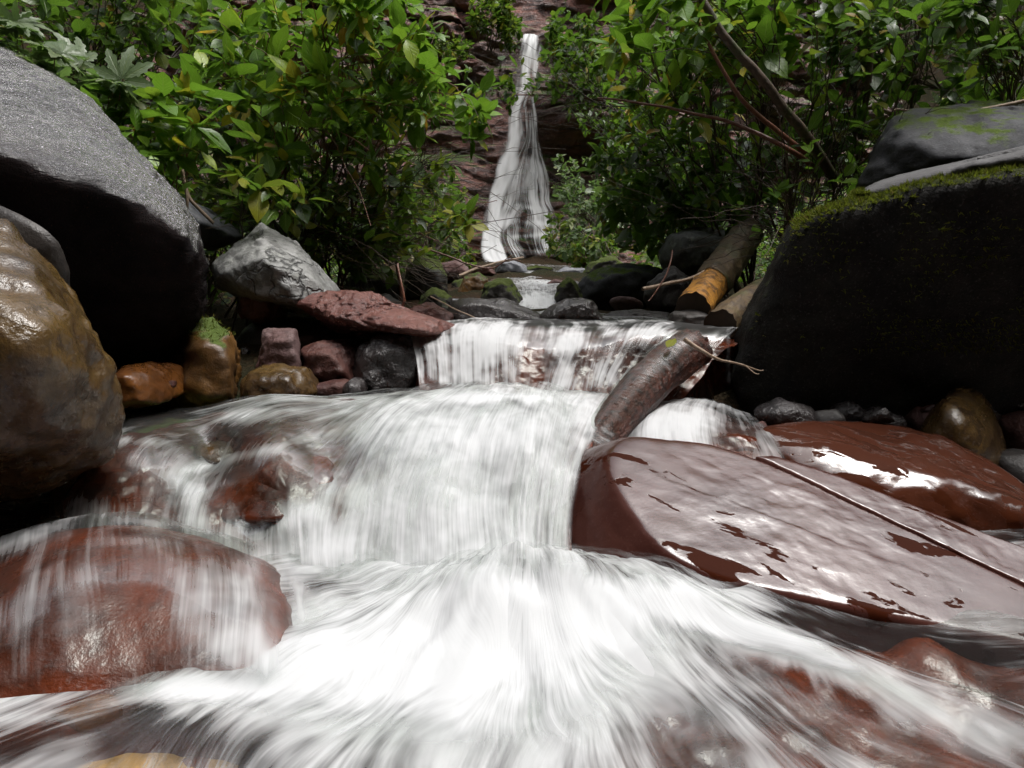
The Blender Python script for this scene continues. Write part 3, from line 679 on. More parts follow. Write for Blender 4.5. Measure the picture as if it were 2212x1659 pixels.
fall('waterfall', [
    wf_row([1134, 1144, 1156, 1168], [62, 60, 60, 64], -0.25), wf_row([1122, 1140, 1158, 1178], [80, 78, 78, 82], 0.15), wf_row([1118, 1136, 1154, 1172], [110, 108, 108, 112], 0.30), wf_row([1108, 1128, 1146, 1166], [160, 158, 158, 162], 0.34),
    wf_row([1104, 1122, 1140, 1158], [205, 205, 205, 205], 0.38), wf_row([1088, 1108, 1128, 1148], [270, 268, 268, 272], 0.42), wf_row([1072, 1102, 1128, 1156], [320, 312, 310, 322], 0.50),
    wf_row([1056, 1090, 1125, 1172], [375, 366, 362, 385], 0.58), wf_row([1042, 1070, 1096, 1140], [440, 436, 434, 450], 0.62), wf_row([1030, 1056, 1080, 1104], [500, 498, 498, 504], 0.72), wf_row([1030, 1060, 1090, 1115], [545, 545, 548, 552], 0.85), wf_row([1045, 1078, 1112, 1140], [585, 588, 592, 596], 1.1)],
    140, 60, blobs(0.50, [(1140, 120, 22, 70, 0.5), (1120, 210, 18, 60, 0.3), (1105, 290, 20, 50, 0.45), (1090, 360, 24, 50, 0.45), (1068, 440, 22, 60, 0.5), (1060, 520, 26, 50, 0.5), (1085, 580, 40, 25, 0.4), (1150, 370, 26, 30, 0.1)]), 2, (0.42, 0.48, 0.06, 0.10))
fall('waterfall', [
    wf_row([1128, 1140, 1152], [205, 205, 205], 0.40), wf_row([1130, 1144, 1158], [260, 260, 262], 0.42), wf_row([1128, 1145, 1165], [310, 310, 316], 0.44), wf_row([1095, 1142, 1192], [370, 368, 392], 0.5),
    wf_row([1080, 1145, 1208], [430, 430, 442], 0.52), wf_row([1080, 1148, 1216], [480, 482, 488], 0.56), wf_row([1085, 1152, 1222], [530, 530, 534], 0.62), wf_row([1100, 1165, 1228], [560, 562, 566], 0.7)],
    120, 60, blobs(0.36, [(1100, 430, 25, 80, 0.05), (1130, 446, 45, 5, 0.2, 8), (1165, 482, 45, 5, 0.2, 5), (1135, 510, 40, 5, 0.22, -4), (1170, 545, 50, 5, 0.2, 6), (1170, 375, 26, 26, 0.2), (1180, 440, 14, 60, 0.1)]), 5, (0.1, 0.2, 0.05, 0.1))

# ------------------------------------------------------------------ the stones, each a thing of its own
def pt(*l): return [W(*q) for q in l]

# large black boulder at the left, wet and glittering on top, undercut below
big_left = rock('boulder', 'huge black boulder with glittering wet top at the upper left', pt(
    (-300, 60, 2.3), (0, 108, 2.25), (120, 172, 2.2), (250, 298, 2.15), (330, 368, 2.12), (400, 448, 2.1), (436, 530, 2.1),
    (-300, 260, 1.55), (0, 330, 1.6), (160, 385, 1.66), (290, 440, 1.76), (405, 512, 1.95),
    (438, 600, 2.2), (425, 700, 2.25), (380, 770, 2.25), (250, 830, 2.2), (0, 850, 2.1), (-300, 850, 2.05),
    (-300, 60, 3.2), (250, 330, 3.0), (400, 520, 2.8), (-300, 850, 3.2), (380, 780, 2.8)),
    M['speckled'], p=16, sub=7, amp=0.022, freq=3.0, seed=3, cat='boulder', rough=0.22, post=lambda V, D: V + D * (0.005 * fbm(V * np.array((1, 1, 2.2)), 40, 3, 19) + 0.008 * fbm(V * np.array((1, 1, 1.6)), 11, 3, 23))[:, None])
rock('rock_wedge', 'thin dark rock wedge between the black boulder and the brown boulder', pt(
    (-200, 400, 1.5), (0, 440, 1.5), (60, 478, 1.5), (120, 520, 1.5), (140, 570, 1.52), (120, 650, 1.55), (-200, 560, 1.45), (-200, 800, 1.6), (150, 760, 1.65), (-200, 500, 1.9), (120, 600, 1.9)),
    M['dark'], p=18, sub=5, amp=0.012, freq=6, seed=5)
brown = rock('boulder', 'wet olive brown boulder at the left edge, above the foaming stream', pt(
    (-260, 430, 1.35), (0, 472, 1.34), (60, 525, 1.33), (138, 636, 1.33), (225, 735, 1.34), (272, 825, 1.36), (276, 900, 1.38), (240, 980, 1.38), (120, 1045, 1.36), (-260, 1100, 1.3),
    (-260, 600, 1.02), (20, 700, 1.06), (105, 700, 1.1), (110, 860, 1.1), (60, 960, 1.14), (-260, 950, 1.02), (215, 850, 1.22), (200, 950, 1.26),
    (-260, 480, 1.8), (180, 760, 1.75), (200, 1000, 1.7), (-260, 1100, 1.8)),
    M['brown'], p=30, sub=6, amp=0.030, freq=4.0, seed=8, cat='boulder', rough=0.5)

# the pale grey boulder and its neighbours under the left bank
rock('boulder', 'pale grey cracked boulder under the left bushes', pt(
    (448, 548, 2.70), (500, 508, 2.70), (560, 490, 2.70), (625, 520, 2.70), (640, 556, 2.65), (690, 590, 2.65), (735, 640, 2.65), (690, 665, 2.55), (610, 660, 2.50), (520, 605, 2.53), (470, 590, 2.55),
    (560, 560, 2.47), (640, 610, 2.45), (480, 640, 2.85), (740, 690, 2.75), (560, 500, 3.25), (700, 620, 3.25)),
    M['grey'], p=70, sub=6, amp=0.016, freq=6.0, chips=14, seed=13, cat='boulder', rough=0.5)
rock('rock', 'small slate grey rock behind the pale grey boulder', pillow([(370, 420), (420, 440), (470, 485), (500, 510), (440, 530), (400, 500)], 3.1, 0.1, 0.3), M['bluegrey'], p=18, amp=0.02, freq=6, chips=5, seed=14)
rock('rock', 'rough red lump wedged below the pale grey boulder', pillow([(512, 616), (548, 608), (590, 614), (606, 650), (600, 690), (560, 700), (520, 680)], 2.75, 0.08, 0.2), M['rough_pink'], p=30, amp=0.022, freq=9, chips=8, seed=16, rough=0.6)
rock('rock_slab', 'long rough pink rock sloping down to the left end of the lip cascade', pt(
    (622, 640, 2.53), (700, 628, 2.53), (760, 634, 2.50), (830, 662, 2.40), (900, 690, 2.30), (985, 712, 2.20), (960, 720, 2.16), (900, 716, 2.14), (830, 704, 2.20), (760, 700, 2.28), (690, 664, 2.38), (640, 660, 2.46),
    (700, 640, 2.98), (850, 676, 2.88), (980, 716, 2.68), (720, 720, 2.68), (900, 735, 2.48)),
    M['rough_pink'], p=18, sub=6, amp=0.022, freq=8, chips=4, seed=18, strata=(0.05, 0.012, (0.2, -0.4, 1)), rough=0.6)
rock('rock', 'black rock in the hollow left of the lip cascade', pillow([(780, 745), (840, 722), (895, 728), (925, 770), (918, 850), (850, 868), (790, 862), (768, 800)], 2.30, 0.10, 0.3), M['darkwet'], p=12, amp=0.02, freq=6, seed=20)
rock('boulder', 'dark bank boulder in shadow under the long pink rock', pillow([(560, 690), (700, 690), (800, 715), (860, 740), (850, 850), (650, 860), (520, 850), (500, 740)], 2.75, 0.10, 0.4), M['dark'], p=12, amp=0.03, freq=4, seed=21, cat='boulder')
ochre = rock('rock', 'blunt ochre rock with a moss cap by the left shallows', pt(
    (395, 735, 2.25), (425, 700, 2.25), (470, 692, 2.25), (498, 705, 2.22), (512, 760, 2.2), (516, 850, 2.2), (500, 880, 2.2), (380, 880, 2.2), (372, 800, 2.22), (440, 745, 2.08), (490, 760, 2.08), (500, 850, 2.08), (400, 860, 2.06), (420, 720, 2.6), (510, 740, 2.6), (380, 880, 2.6), (515, 880, 2.6)),
    M['ochre'], p=60, sub=5, amp=0.022, freq=7, chips=7, seed=23, rough=0.6)
rock('rock', 'round orange stone beside the brown boulder at the waterline', pillow([(262, 800), (295, 784), (330, 796), (356, 832), (362, 870), (270, 880)], 1.95, 0.1, 0.2), M['orange'], p=14, amp=0.016, freq=7, seed=25)
rock('rock', 'pink grey block standing behind the small brown stone', pt(
    (576, 716, 2.3), (610, 708, 2.3), (641, 704, 2.32), (642, 730, 2.3), (656, 770, 2.3), (652, 830, 2.3), (560, 830, 2.28), (562, 790, 2.28), (590, 740, 2.2), (630, 735, 2.2), (645, 810, 2.2), (580, 810, 2.2), (600, 720, 2.5), (650, 780, 2.5), (570, 820, 2.5)),
    M['pink'], p=80, amp=0.012, freq=9, chips=4, seed=27, rough=0.6)
rock('rock', 'dark red angular rock right of the pink grey block', pillow([(645, 750), (700, 732), (740, 740), (775, 780), (788, 832), (780, 866), (650, 866)], 2.32, 0.12, 0.25), M['red'], p=80, amp=0.016, freq=7, chips=10, seed=29, rough=0.6)
rock('rock', 'rounded brown stone in front of the pink grey block', pillow([(528, 840), (548, 800), (600, 790), (655, 798), (684, 838), (672, 885), (540, 885)], 2.14, 0.1, 0.2), M['brown'], p=16, amp=0.018, freq=6, seed=31)
rock('rock', 'flat reddish stone at the waterline left of the white chute', pillow([(666, 830), (740, 818), (780, 832), (785, 862), (670, 862)], 2.2, 0.06, 0.12), M['red'], p=14, amp=0.01, freq=7, seed=33)
rock('rock', 'small round dark wet stone at the left foot of the lip cascade', pillow([(738, 832), (760, 816), (784, 826), (790, 850), (740, 856)], 2.13, 0.05, 0.1), M['darkwet'], p=7, amp=0.006, freq=9, seed=34)
rock('rock', 'low red stone washed by the stream before the round brown stone', pillow([(600, 880), (650, 866), (720, 862), (790, 866), (760, 884), (640, 892)], 2.0, 0.04, 0.08), M['redwet'], p=8, amp=0.006, freq=8, seed=35)
rock('pebble', 'tiny red pebble lodged between the orange stone and the ochre rock', pillow([(362, 822), (374, 822), (376, 836), (362, 838)], 2.0, 0.015, 0.03), M['red'], p=10, sub=3, amp=0.003, freq=12, seed=36, cat='pebble')

# red boulder under the veil of water, lower left
Nv = gridnormals(GV)
KB = GV - Nv * (0.012 + 0.010 * fbm(GV.reshape(-1, 3), 6.0, 4, 38).reshape(GV.shape[:2]))[..., None]
KB[:, -16:, 2] -= np.linspace(0, 0.05, 16)[None, :]; KB[-10:, :, 2] -= np.linspace(0, 0.03, 10)[:, None]
ring = [KB[:1] + np.array((0, 0.25, -0.6)), KB[:1] + np.array((0, 0.12, -0.08)), KB, KB[-1:] + np.array((0, -0.03, -0.3))]
KB = np.concatenate(ring, 0)
KB = np.concatenate((KB[:, :1] + np.array((-0.1, 0.1, -0.5)), KB, KB[:, -1:] + np.array((0.03, 0.06, -0.12)), KB[:, -1:] + np.array((0.05, 0.12, -0.6))), 1)
korg = np.array((KB[..., 0].mean(), KB[..., 1].mean(), KB[..., 2].min()))
kme, _ = gridmesh('boulder', KB - korg)
tag(link('boulder', kme, M['redwet'], None, korg), 'rounded red brown boulder under a thin veil of water at the lower left', 'boulder')
rock('rock', 'sunken amber stone under the foam at the bottom left corner', [WP(u, v, 0.372, 0, 0) + np.array((0, 0, dz)) for u, v, dz in ((-80, 1540, -0.04), (150, 1500, 0.0), (420, 1470, 0.0), (560, 1560, -0.03), (450, 1690, -0.03), (100, 1720, -0.04), (250, 1600, 0.015), (420, 1560, 0.015), (250, 1600, -0.3), (-80, 1700, -0.1))], M['amber'], p=8, amp=0.018, freq=6, seed=40)
rock('rock', 'thin orange stone edge at the foot of the veiled red boulder', [WP(u, v, 0.43, 0, 0) + np.array((0, 0, dz)) for u, v, dz in ((60, 1540, 0), (150, 1518, 0.012), (240, 1516, 0.012), (260, 1530, 0), (150, 1548, 0), (150, 1530, -0.08), (240, 1540, -0.08))], M['orange'], p=10, sub=4, amp=0.006, freq=9, seed=41)

# the wet slab in the right foreground: its top lies in one tilted plane
SA, SB, SCc = 0.65 + 0.08 * 0.2 - 0.48 * 1.5, -0.08, 0.48
top_uv = [(1318, 985), (1372, 945), (1450, 950), (1560, 966), (1622, 990), (1780, 1056), (1960, 1142), (2212, 1268), (2500, 1405), (2500, 1450), (2212, 1352), (1850, 1312), (1552, 1252), (1440, 1195), (1350, 1085), (1322, 1030)]
back_uv = [(1628, 985), (1660, 984), (1780, 1020), (1900, 1068), (2060, 1135), (2212, 1195), (2500, 1290), (2500, 1396), (2212, 1262), (1960, 1136), (1784, 1050)]
side_pts = pt((1216, 1075, 1.50), (1222, 1150, 1.42), (1256, 1232, 1.32), (1236, 1010, 1.58), (1268, 970, 1.63), (1330, 1270, 1.24), (1500, 1300, 1.18))
def flaky(V, D):
    # thin flakes have broken off the bedding planes, long shallow steps along the grain
    ca, sa = math.cos(0.46), math.sin(0.46)
    q = np.stack((V[:, 0] * ca - V[:, 1] * sa, (V[:, 0] * sa + V[:, 1] * ca) * 3.4, V[:, 2] * 0), 1)
    n1, n2 = fbm(q, 2.2, 5, 301), fbm(q, 4.5, 5, 302)
    top = sstep(D[:, 2], 0.05, 0.3)
    V[:, 2] += top * (0.002 * n1 - 0.0008 * sstep(n1, 0.10, 0.2))
    return V
slab = bpy.data.objects.new('slab', None); COL.objects.link(slab); tag(slab, 'big wet pink rock slab split by a long crack, right foreground', 'rock slab')
for nm, uvs, extra_, dz in (('front_piece', top_uv, side_pts, 0.0), ('back_piece', back_uv, [], 0.006)):
    tp = [WP(u, v, SA + dz, SB, SCc) for u, v in uvs]
    lowp = [q + np.array((0, 0.02, -0.35)) for q in tp]
    o = rock(nm, None, tp + extra_ + lowp, M['slab'], p=46, sub=7, amp=0.004, freq=5, seed=44, cat=None, rough=0.3, post=flaky)
    if nm == 'front_piece': slab.location = o.location
    o.location = Vector(o.location) - slab.location; o.parent = slab

rock('boulder', 'long red brown boulder with a wet shining flank behind the cracked slab', pt(
    (1640, 925, 1.85), (1740, 910, 1.9), (1860, 912, 1.92), (1960, 930, 1.9), (2060, 975, 1.85), (2150, 1040, 1.75), (2196, 1100, 1.68), (2190, 1150, 1.62), (2120, 1160, 1.58), (1990, 1110, 1.62), (1850, 1060, 1.66), (1720, 1010, 1.72), (1650, 965, 1.8),
    (1760, 960, 1.76), (1900, 985, 1.74), (2050, 1040, 1.66), (2150, 1100, 1.6), (1700, 1040, 1.95), (2180, 1200, 1.8), (1700, 960, 2.2), (2190, 1120, 2.1)),
    M['slabdark'], p=16, sub=6, amp=0.014, freq=5, chips=4, seed=46, cat='boulder', rough=0.3)
rock('rock', 'small red rock washed by the side fall behind the slab', pillow([(1535, 965), (1585, 938), (1640, 950), (1690, 985), (1690, 1060), (1550, 1040)], 1.78, 0.04, 0.12), M['redwet'], p=24, amp=0.012, freq=7, chips=4, seed=47)
rock('boulder', 'rounded dark brown boulder at the right behind the long boulder', pt(
    (1975, 950, 2.0), (2020, 870, 2.0), (2060, 838, 2.02), (2110, 848, 2.02), (2140, 900, 2.0), (2170, 1000, 1.96), (2160, 1060, 1.95), (1990, 1010, 1.95), (2050, 900, 1.86), (2110, 950, 1.84), (2100, 1050, 1.84), (2050, 850, 2.35), (2150, 950, 2.35), (1980, 1020, 2.3)),
    M['brown'], p=9, sub=5, amp=0.012, freq=5, seed=49, cat='boulder')
rock('rock', 'jagged pink rock above the brown boulder near the right edge', pillow([(2095, 830), (2150, 815), (2210, 820), (2290, 840), (2290, 890), (2200, 876), (2130, 868)], 2.25, 0.06, 0.2), M['rough_pink'], p=22, amp=0.014, freq=8, chips=6, seed=51)
for k, (ol, Yk, mt, lb) in enumerate([
    ([(2170, 905), (2215, 890), (2270, 910), (2270, 990), (2190, 985)], 2.05, 'pink', 'grey pink stone at the right edge below the jagged pink rock'),
    ([(2160, 985), (2230, 975), (2290, 1010), (2280, 1090), (2180, 1080)], 1.9, 'dark', 'dark stone at the right edge beside the long boulder'),
    ([(1995, 838), (2030, 826), (2060, 840), (2050, 870), (2005, 872)], 2.3, 'red', 'red stone just left of the brown boulder top'),
    ([(1965, 905), (1985, 880), (2012, 890), (2010, 935), (1970, 940)], 2.08, 'pink', 'small wet pink stone against the brown boulder flank'),
    ([(1860, 905), (1900, 882), (1950, 900), (1950, 940), (1870, 935)], 2.05, 'darkwet', 'wet black stone behind the long red brown boulder'),
    ([(1640, 890), (1690, 862), (1750, 880), (1760, 915), (1660, 920)], 2.0, 'darkwet', 'wet black stone where the side fall meets the shadowed boulder'),
    ([(1800, 880), (1840, 868), (1870, 890), (1850, 920), (1800, 915)], 2.1, 'darkwet', 'small black stone in the shadow under the mossy boulder')]):
    rock('rock', lb, pillow(ol, Yk, 0.06, 0.12), M[mt], p=10, sub=4, amp=0.012, freq=9, chips=4, seed=60 + k)

# the big mossy boulder at the right and the grey one that rises behind it
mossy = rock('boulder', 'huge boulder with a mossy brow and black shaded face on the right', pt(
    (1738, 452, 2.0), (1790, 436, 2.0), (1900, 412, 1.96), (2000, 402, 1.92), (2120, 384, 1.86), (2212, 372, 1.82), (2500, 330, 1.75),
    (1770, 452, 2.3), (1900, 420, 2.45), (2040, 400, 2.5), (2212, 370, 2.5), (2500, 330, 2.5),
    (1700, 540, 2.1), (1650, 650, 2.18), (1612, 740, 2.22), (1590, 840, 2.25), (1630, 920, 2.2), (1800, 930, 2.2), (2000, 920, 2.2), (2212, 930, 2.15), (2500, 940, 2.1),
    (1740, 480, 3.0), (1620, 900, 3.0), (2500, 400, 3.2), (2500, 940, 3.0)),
    M['moss_shade'], p=34, sub=6, amp=0.035, freq=3.2, chips=7, seed=71, cat='boulder', rough=0.4)
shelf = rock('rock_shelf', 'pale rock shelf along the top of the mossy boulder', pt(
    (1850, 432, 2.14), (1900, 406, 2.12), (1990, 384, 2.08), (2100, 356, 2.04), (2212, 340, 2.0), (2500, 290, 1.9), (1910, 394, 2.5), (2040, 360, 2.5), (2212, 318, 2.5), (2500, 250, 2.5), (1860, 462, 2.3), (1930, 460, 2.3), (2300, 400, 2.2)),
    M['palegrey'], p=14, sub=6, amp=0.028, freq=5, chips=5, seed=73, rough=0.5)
rock('boulder', 'blue grey boulder with moss tufts rising behind the mossy boulder', pt(
    (1895, 400, 2.75), (1930, 330, 2.8), (1962, 268, 2.85), (1995, 242, 2.9), (2050, 240, 2.9), (2090, 262, 2.88), (2140, 258, 2.95), (2212, 248, 2.95), (2500, 220, 2.95),
    (1930, 395, 2.58), (2040, 370, 2.55), (2212, 330, 2.55), (2500, 280, 2.5), (2060, 300, 2.66), (2500, 420, 2.7), (1900, 420, 3.3), (2050, 260, 3.5), (2500, 240, 3.6)),
    M['bluemoss'], p=50, sub=6, amp=0.03, freq=5, chips=12, seed=76, cat='boulder', rough=0.4)

# stones between the lip and the waterfall
mid = [
    ([(745, 640), (760, 590), (800, 578), (850, 590), (872, 625), (860, 660), (760, 665)], 4.4, 'mossy', 'low mossy grey boulder under the left twigs'),
    ([(868, 640), (876, 575), (905, 552), (945, 560), (965, 600), (960, 650), (880, 660)], 4.6, 'mossy', 'tall round mossy boulder left of the stream path'),
    ([(890, 690), (905, 640), (940, 620), (975, 640), (985, 690)], 3.6, 'mossy', 'small mossy boulder in front of the tall mossy one'),
    ([(770, 680), (790, 642), (830, 636), (865, 655), (872, 690)], 3.2, 'dark', 'dark striped rock just above the long pink rock'),
    ([(985, 640), (1000, 600), (1030, 588), (1052, 605), (1058, 650), (1000, 655)], 5.2, 'ochre', 'brown square rock between two mossy boulders'),
    ([(1035, 660), (1048, 620), (1075, 602), (1100, 612), (1122, 645), (1130, 672), (1040, 675)], 4.3, 'mossy', 'mossy dark boulder left of the white water gap'),
    ([(1195, 655), (1208, 620), (1230, 598), (1248, 620), (1260, 655)], 4.2, 'mossy', 'pointed mossy stone right of the white water gap'),
    ([(1235, 650), (1255, 600), (1310, 582), (1380, 570), (1430, 582), (1440, 640), (1400, 680), (1270, 675)], 4.4, 'bluemoss', 'blue grey boulder with moss right of the upper stream'),
    ([(960, 690), (985, 650), (1030, 640), (1090, 655), (1150, 675), (1185, 695), (1100, 705), (980, 702)], 3.0, 'darkwet', 'long wet black rock at the head of the lip pool'),
    ([(1165, 690), (1195, 665), (1240, 645), (1272, 648), (1300, 680), (1310, 698), (1190, 704)], 2.95, 'darkwet', 'shining wet black rock in the middle of the lip pool'),
    ([(870, 690), (890, 668), (940, 660), (980, 680), (985, 702), (880, 704)], 2.9, 'red', 'dull red stone at the left of the lip pool'),
    ([(1300, 690), (1330, 672), (1400, 668), (1450, 676), (1460, 698), (1310, 702)], 3.3, 'dark', 'low dark stone at the right of the lip pool'),
    ([(1425, 560), (1440, 510), (1500, 490), (1560, 500), (1585, 560), (1560, 600), (1440, 600)], 4.2, 'bluegrey', 'slate blue boulder behind the sawn log'),
    ([(1390, 640), (1410, 590), (1450, 575), (1490, 600), (1500, 670), (1410, 680)], 3.6, 'dark', 'dark boulder beneath the sawn log'),
    ([(1068, 590), (1080, 568), (1105, 560), (1130, 572), (1136, 592)], 9.0, 'bluegrey', 'wet grey rock at the foot of the waterfall'),
    ([(1130, 584), (1160, 572), (1190, 578), (1195, 592), (1140, 594)], 10.0, 'mossy', 'small mossy rock near the waterfall foot'),
    ([(1195, 592), (1220, 578), (1260, 580), (1265, 600), (1200, 602)], 8.5, 'bluegrey', 'flat grey rock right of the upper stream bend'),
    ([(1258, 590), (1275, 565), (1320, 555), (1350, 575), (1340, 600)], 7.5, 'mossy', 'mossy rock under the right bushes near the waterfall'),
    ([(1010, 596), (1025, 575), (1055, 572), (1072, 595)], 7.5, 'red', 'small reddish rock left of the waterfall foot'),
    ([(940, 600), (955, 570), (990, 562), (1015, 585), (1010, 610)], 6.5, 'pink', 'pinkish rock half hidden by twigs left of the stream'),
    ([(1060, 612), (1080, 600), (1110, 602), (1115, 618), (1070, 622)], 6.0, 'dark', 'flat dark stone in the upper stream'),
    ([(1180, 614), (1200, 604), (1222, 608), (1225, 620), (1185, 622)], 5.8, 'red', 'flat reddish stone in the upper stream'),
    ([(1440, 700), (1460, 676), (1520, 672), (1580, 690), (1590, 716), (1450, 712)], 2.75, 'dark', 'dark stone that carries the sawn log end'),
    ([(1470, 770), (1500, 735), (1560, 728), (1610, 745), (1615, 830), (1560, 860), (1490, 850)], 2.42, 'darkwet', 'dark wet boulder behind the sunken log at the thin trickle'),
]
for k, (ol, Yk, mt, lb) in enumerate(mid):
    sc_ = (max(q[0] for q in ol) - min(q[0] for q in ol)) / FPX * Yk
    rock('rock', lb, pillow(ol, Yk, 0.3 * sc_, 0.4 * sc_), M[mt], p=22, sub=5 if sc_ > 0.15 else 4, amp=0.06 * sc_, freq=2.0 / sc_, chips=8, seed=100 + k)
# scattered cobbles along both edges of the upper stream
cob = np.random.default_rng(5); side_names = ('left', 'right')
cobble_spots = []
for k in range(26):
    Yk = cob.uniform(3.1, 8.0); sd_ = k % 2
    ctr = 0.03 * Yk; x = ctr + (-1 if sd_ == 0 else 1) * cob.uniform(0.28, 0.95) * (0.7 + 0.08 * Yk)
    z = np.interp(Yk, ZC_Y, ZC_Z) + 0.05; r = cob.uniform(0.05, 0.11)
    cobble_spots.append((x, Yk, z, r, sd_))
for k, (x, Yk, z, r, sd_) in enumerate(cobble_spots):
    q = cob.normal(size=(12, 3)); q /= np.linalg.norm(q, axis=1)[:, None]; q *= np.array((r * 1.2, r, r * 0.7))
    mk, cw = (('red', 'reddish'), ('dark', 'black'), ('mossy', 'mossy'), ('pink', 'pinkish'), ('bluegrey', 'slate grey'))[k % 5]
    rock('cobble', 'small %s cobble on the %s edge of the upper stream' % (cw, side_names[sd_]), q + np.array((x, Yk, z)), M[mk], p=9, sub=3, amp=r * 0.06, freq=8, seed=200 + k, cat='cobble', group='cobbles on the %s edge of the upper stream' % side_names[sd_])

gv = np.random.default_rng(91)
spots = [(gv.uniform(360, 900), gv.uniform(700, 862), gv.uniform(2.2, 2.7)) for _ in range(30)]
for k, (u, v, Yk) in enumerate(spots):
    c = W(u, v, Yk); r = gv.uniform(0.018, 0.05); c[2] = min(c[2], 0.62 + 0.28 * gv.uniform() * sstep(np.array(Yk), 2.2, 2.7))
    q = gv.normal(size=(11, 3)); q /= np.linalg.norm(q, axis=1)[:, None]; q *= np.array((r * 1.3, r, r * 0.8))
    mk, cw = (('red', 'dark red'), ('dark', 'black'), ('darkwet', 'wet black'), ('pink', 'pinkish'), ('ochre', 'ochre'), ('dark', 'black'))[k % 6]
    rock('stone', 'small %s stone wedged among the larger rocks left of the cascade' % cw, q + c, M[mk], p=26, sub=3, amp=r * 0.06, freq=12, seed=400 + k, cat='stone', group='small stones wedged among the rocks left of the cascade')
gv2 = np.random.default_rng(92)
for k in range(20):
    u, v, Yk = gv2.uniform(1640, 2260), gv2.uniform(860, 960), gv2.uniform(1.95, 2.25)
    c = W(u, v, Yk); r = gv2.uniform(0.015, 0.045); c[2] = min(c[2], 0.62)
    q = gv2.normal(size=(11, 3)); q /= np.linalg.norm(q, axis=1)[:, None]; q *= np.array((r * 1.3, r, r * 0.8))
    mk, cw = (('red', 'dark red'), ('darkwet', 'shiny black'), ('darkwet', 'shiny black'), ('pink', 'pinkish'), ('dark', 'dull black'))[k % 5]
    rock('stone', 'small %s stone in the dark gap behind the long boulder' % cw, q + c, M[mk], p=20, sub=3, amp=r * 0.06, freq=12, seed=500 + k, cat='stone', group='small wet stones in the gap under the mossy boulder')

# low stones that split the left-hand streams
rock('rock', 'bare red brown rock face splitting the stream left of the white chute', pt((455, 1090, 1.46), (480, 1052, 1.48), (560, 1010, 1.52), (650, 985, 1.56), (715, 985, 1.56), (722, 1020, 1.50), (690, 1070, 1.45), (620, 1112, 1.40), (540, 1125, 1.39), (470, 1118, 1.41), (560, 1060, 1.435), (640, 1030, 1.47), (480, 1200, 1.50), (700, 1180, 1.55), (600, 1020, 1.75)), M['redwet'], p=22, amp=0.014, freq=6, chips=5, seed=601, rough=0.4)
rock('rock', 'dark wet rock face below the brown boulder in the left stream', pt((135, 1080, 1.42), (165, 1030, 1.46), (230, 990, 1.52), (310, 985, 1.53), (350, 1010, 1.50), (340, 1070, 1.43), (280, 1118, 1.37), (180, 1125, 1.36), (240, 1050, 1.435), (150, 1200, 1.45), (340, 1200, 1.5), (250, 1000, 1.7)), M['redwet'], p=22, amp=0.014, freq=6, chips=5, seed=602, rough=0.4)
rock('rock', 'small dark rock showing in the gap of the left stream', pt((420, 962, 1.68), (445, 950, 1.70), (495, 962, 1.68), (505, 985, 1.645), (470, 1000, 1.61), (430, 985, 1.63), (460, 970, 1.655), (440, 1040, 1.7), (490, 1040, 1.7)), M['brown'], p=20, sub=4, amp=0.008, freq=9, seed=603)
rock('rock', 'long low red rock just under the stream by the round brown stone', pt((450, 935, 1.78), (540, 905, 1.84), (680, 895, 1.86), (760, 905, 1.82), (720, 935, 1.76), (600, 955, 1.68), (500, 955, 1.70), (600, 915, 1.78), (520, 1000, 1.85), (720, 980, 1.85)), M['redwet'], p=16, amp=0.010, freq=6, seed=604)

# ------------------------------------------------------------------ leaves
def leaf_mat(name, ramp, obj_random=True, trans=0.36, rough=0.30, tcol=(0.17, 0.34, 0.03)):
    t = NT(name)
    if obj_random:
        oi = t.n.new('ShaderNodeObjectInfo'); tint = oi.outputs['Random']
    else:
        at = t.n.new('ShaderNodeAttribute'); at.attribute_name = 'tint'; tint = at.outputs['Fac']
    uv = t.n.new('ShaderNodeUVMap'); uv.uv_map = 'leaf'
    sep = t.n.new('ShaderNodeSeparateXYZ'); t.l.new(uv.outputs[0], sep.inputs[0])
    g = geo(t)
    col = t.ramp(tint, ramp)
    blotch = t.noise(g.outputs['Position'], 60.0, 4, 0.65)
    col = t.mix(t.math('MULTIPLY', t.step(blotch, 0.45, 0.7), 0.35), col, t.mix(0.6, col, (0.02, 0.03, 0.005)))
    ax = t.math('ABSOLUTE', sep.outputs[0])
    rib = t.step(ax, 0.10, 0.02)
    vein = t.math('SINE', t.math('MULTIPLY', t.math('SUBTRACT', sep.outputs[1], t.math('MULTIPLY', ax, 0.28)), 46.0))
    vs = t.step(vein, 0.75, 1.0)
    line = t.math('MAXIMUM', rib, t.math('MULTIPLY', vs, 0.5))
    col = t.mix(t.math('MULTIPLY', line, 0.45), col, t.mix(0.5, col, (0.30, 0.36, 0.10)))
    nrm = t.bump(t.math('SUBTRACT', t.math('MULTIPLY', blotch, 0.6), line), 0.5, 0.003)
    p = t.princ(col, rough, nrm, 1.45, 0.38)
    tl = t.n.new('ShaderNodeBsdfTranslucent'); t.set(tl.inputs[0], t.mix(0.55, col, tcol)); t.l.new(nrm, tl.inputs['Normal'])
    return t.done(t.mixsh(trans, p, tl.outputs[0]))
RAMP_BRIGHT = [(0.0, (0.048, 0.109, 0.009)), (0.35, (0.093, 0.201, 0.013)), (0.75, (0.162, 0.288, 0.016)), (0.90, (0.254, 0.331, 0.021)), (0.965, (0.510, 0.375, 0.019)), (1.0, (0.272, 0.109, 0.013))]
RAMP_DARK = [(0.0, (0.020, 0.051, 0.007)), (0.5, (0.042, 0.096, 0.008)), (0.85, (0.071, 0.130, 0.010)), (0.96, (0.160, 0.144, 0.013)), (1.0, (0.229, 0.144, 0.014))]
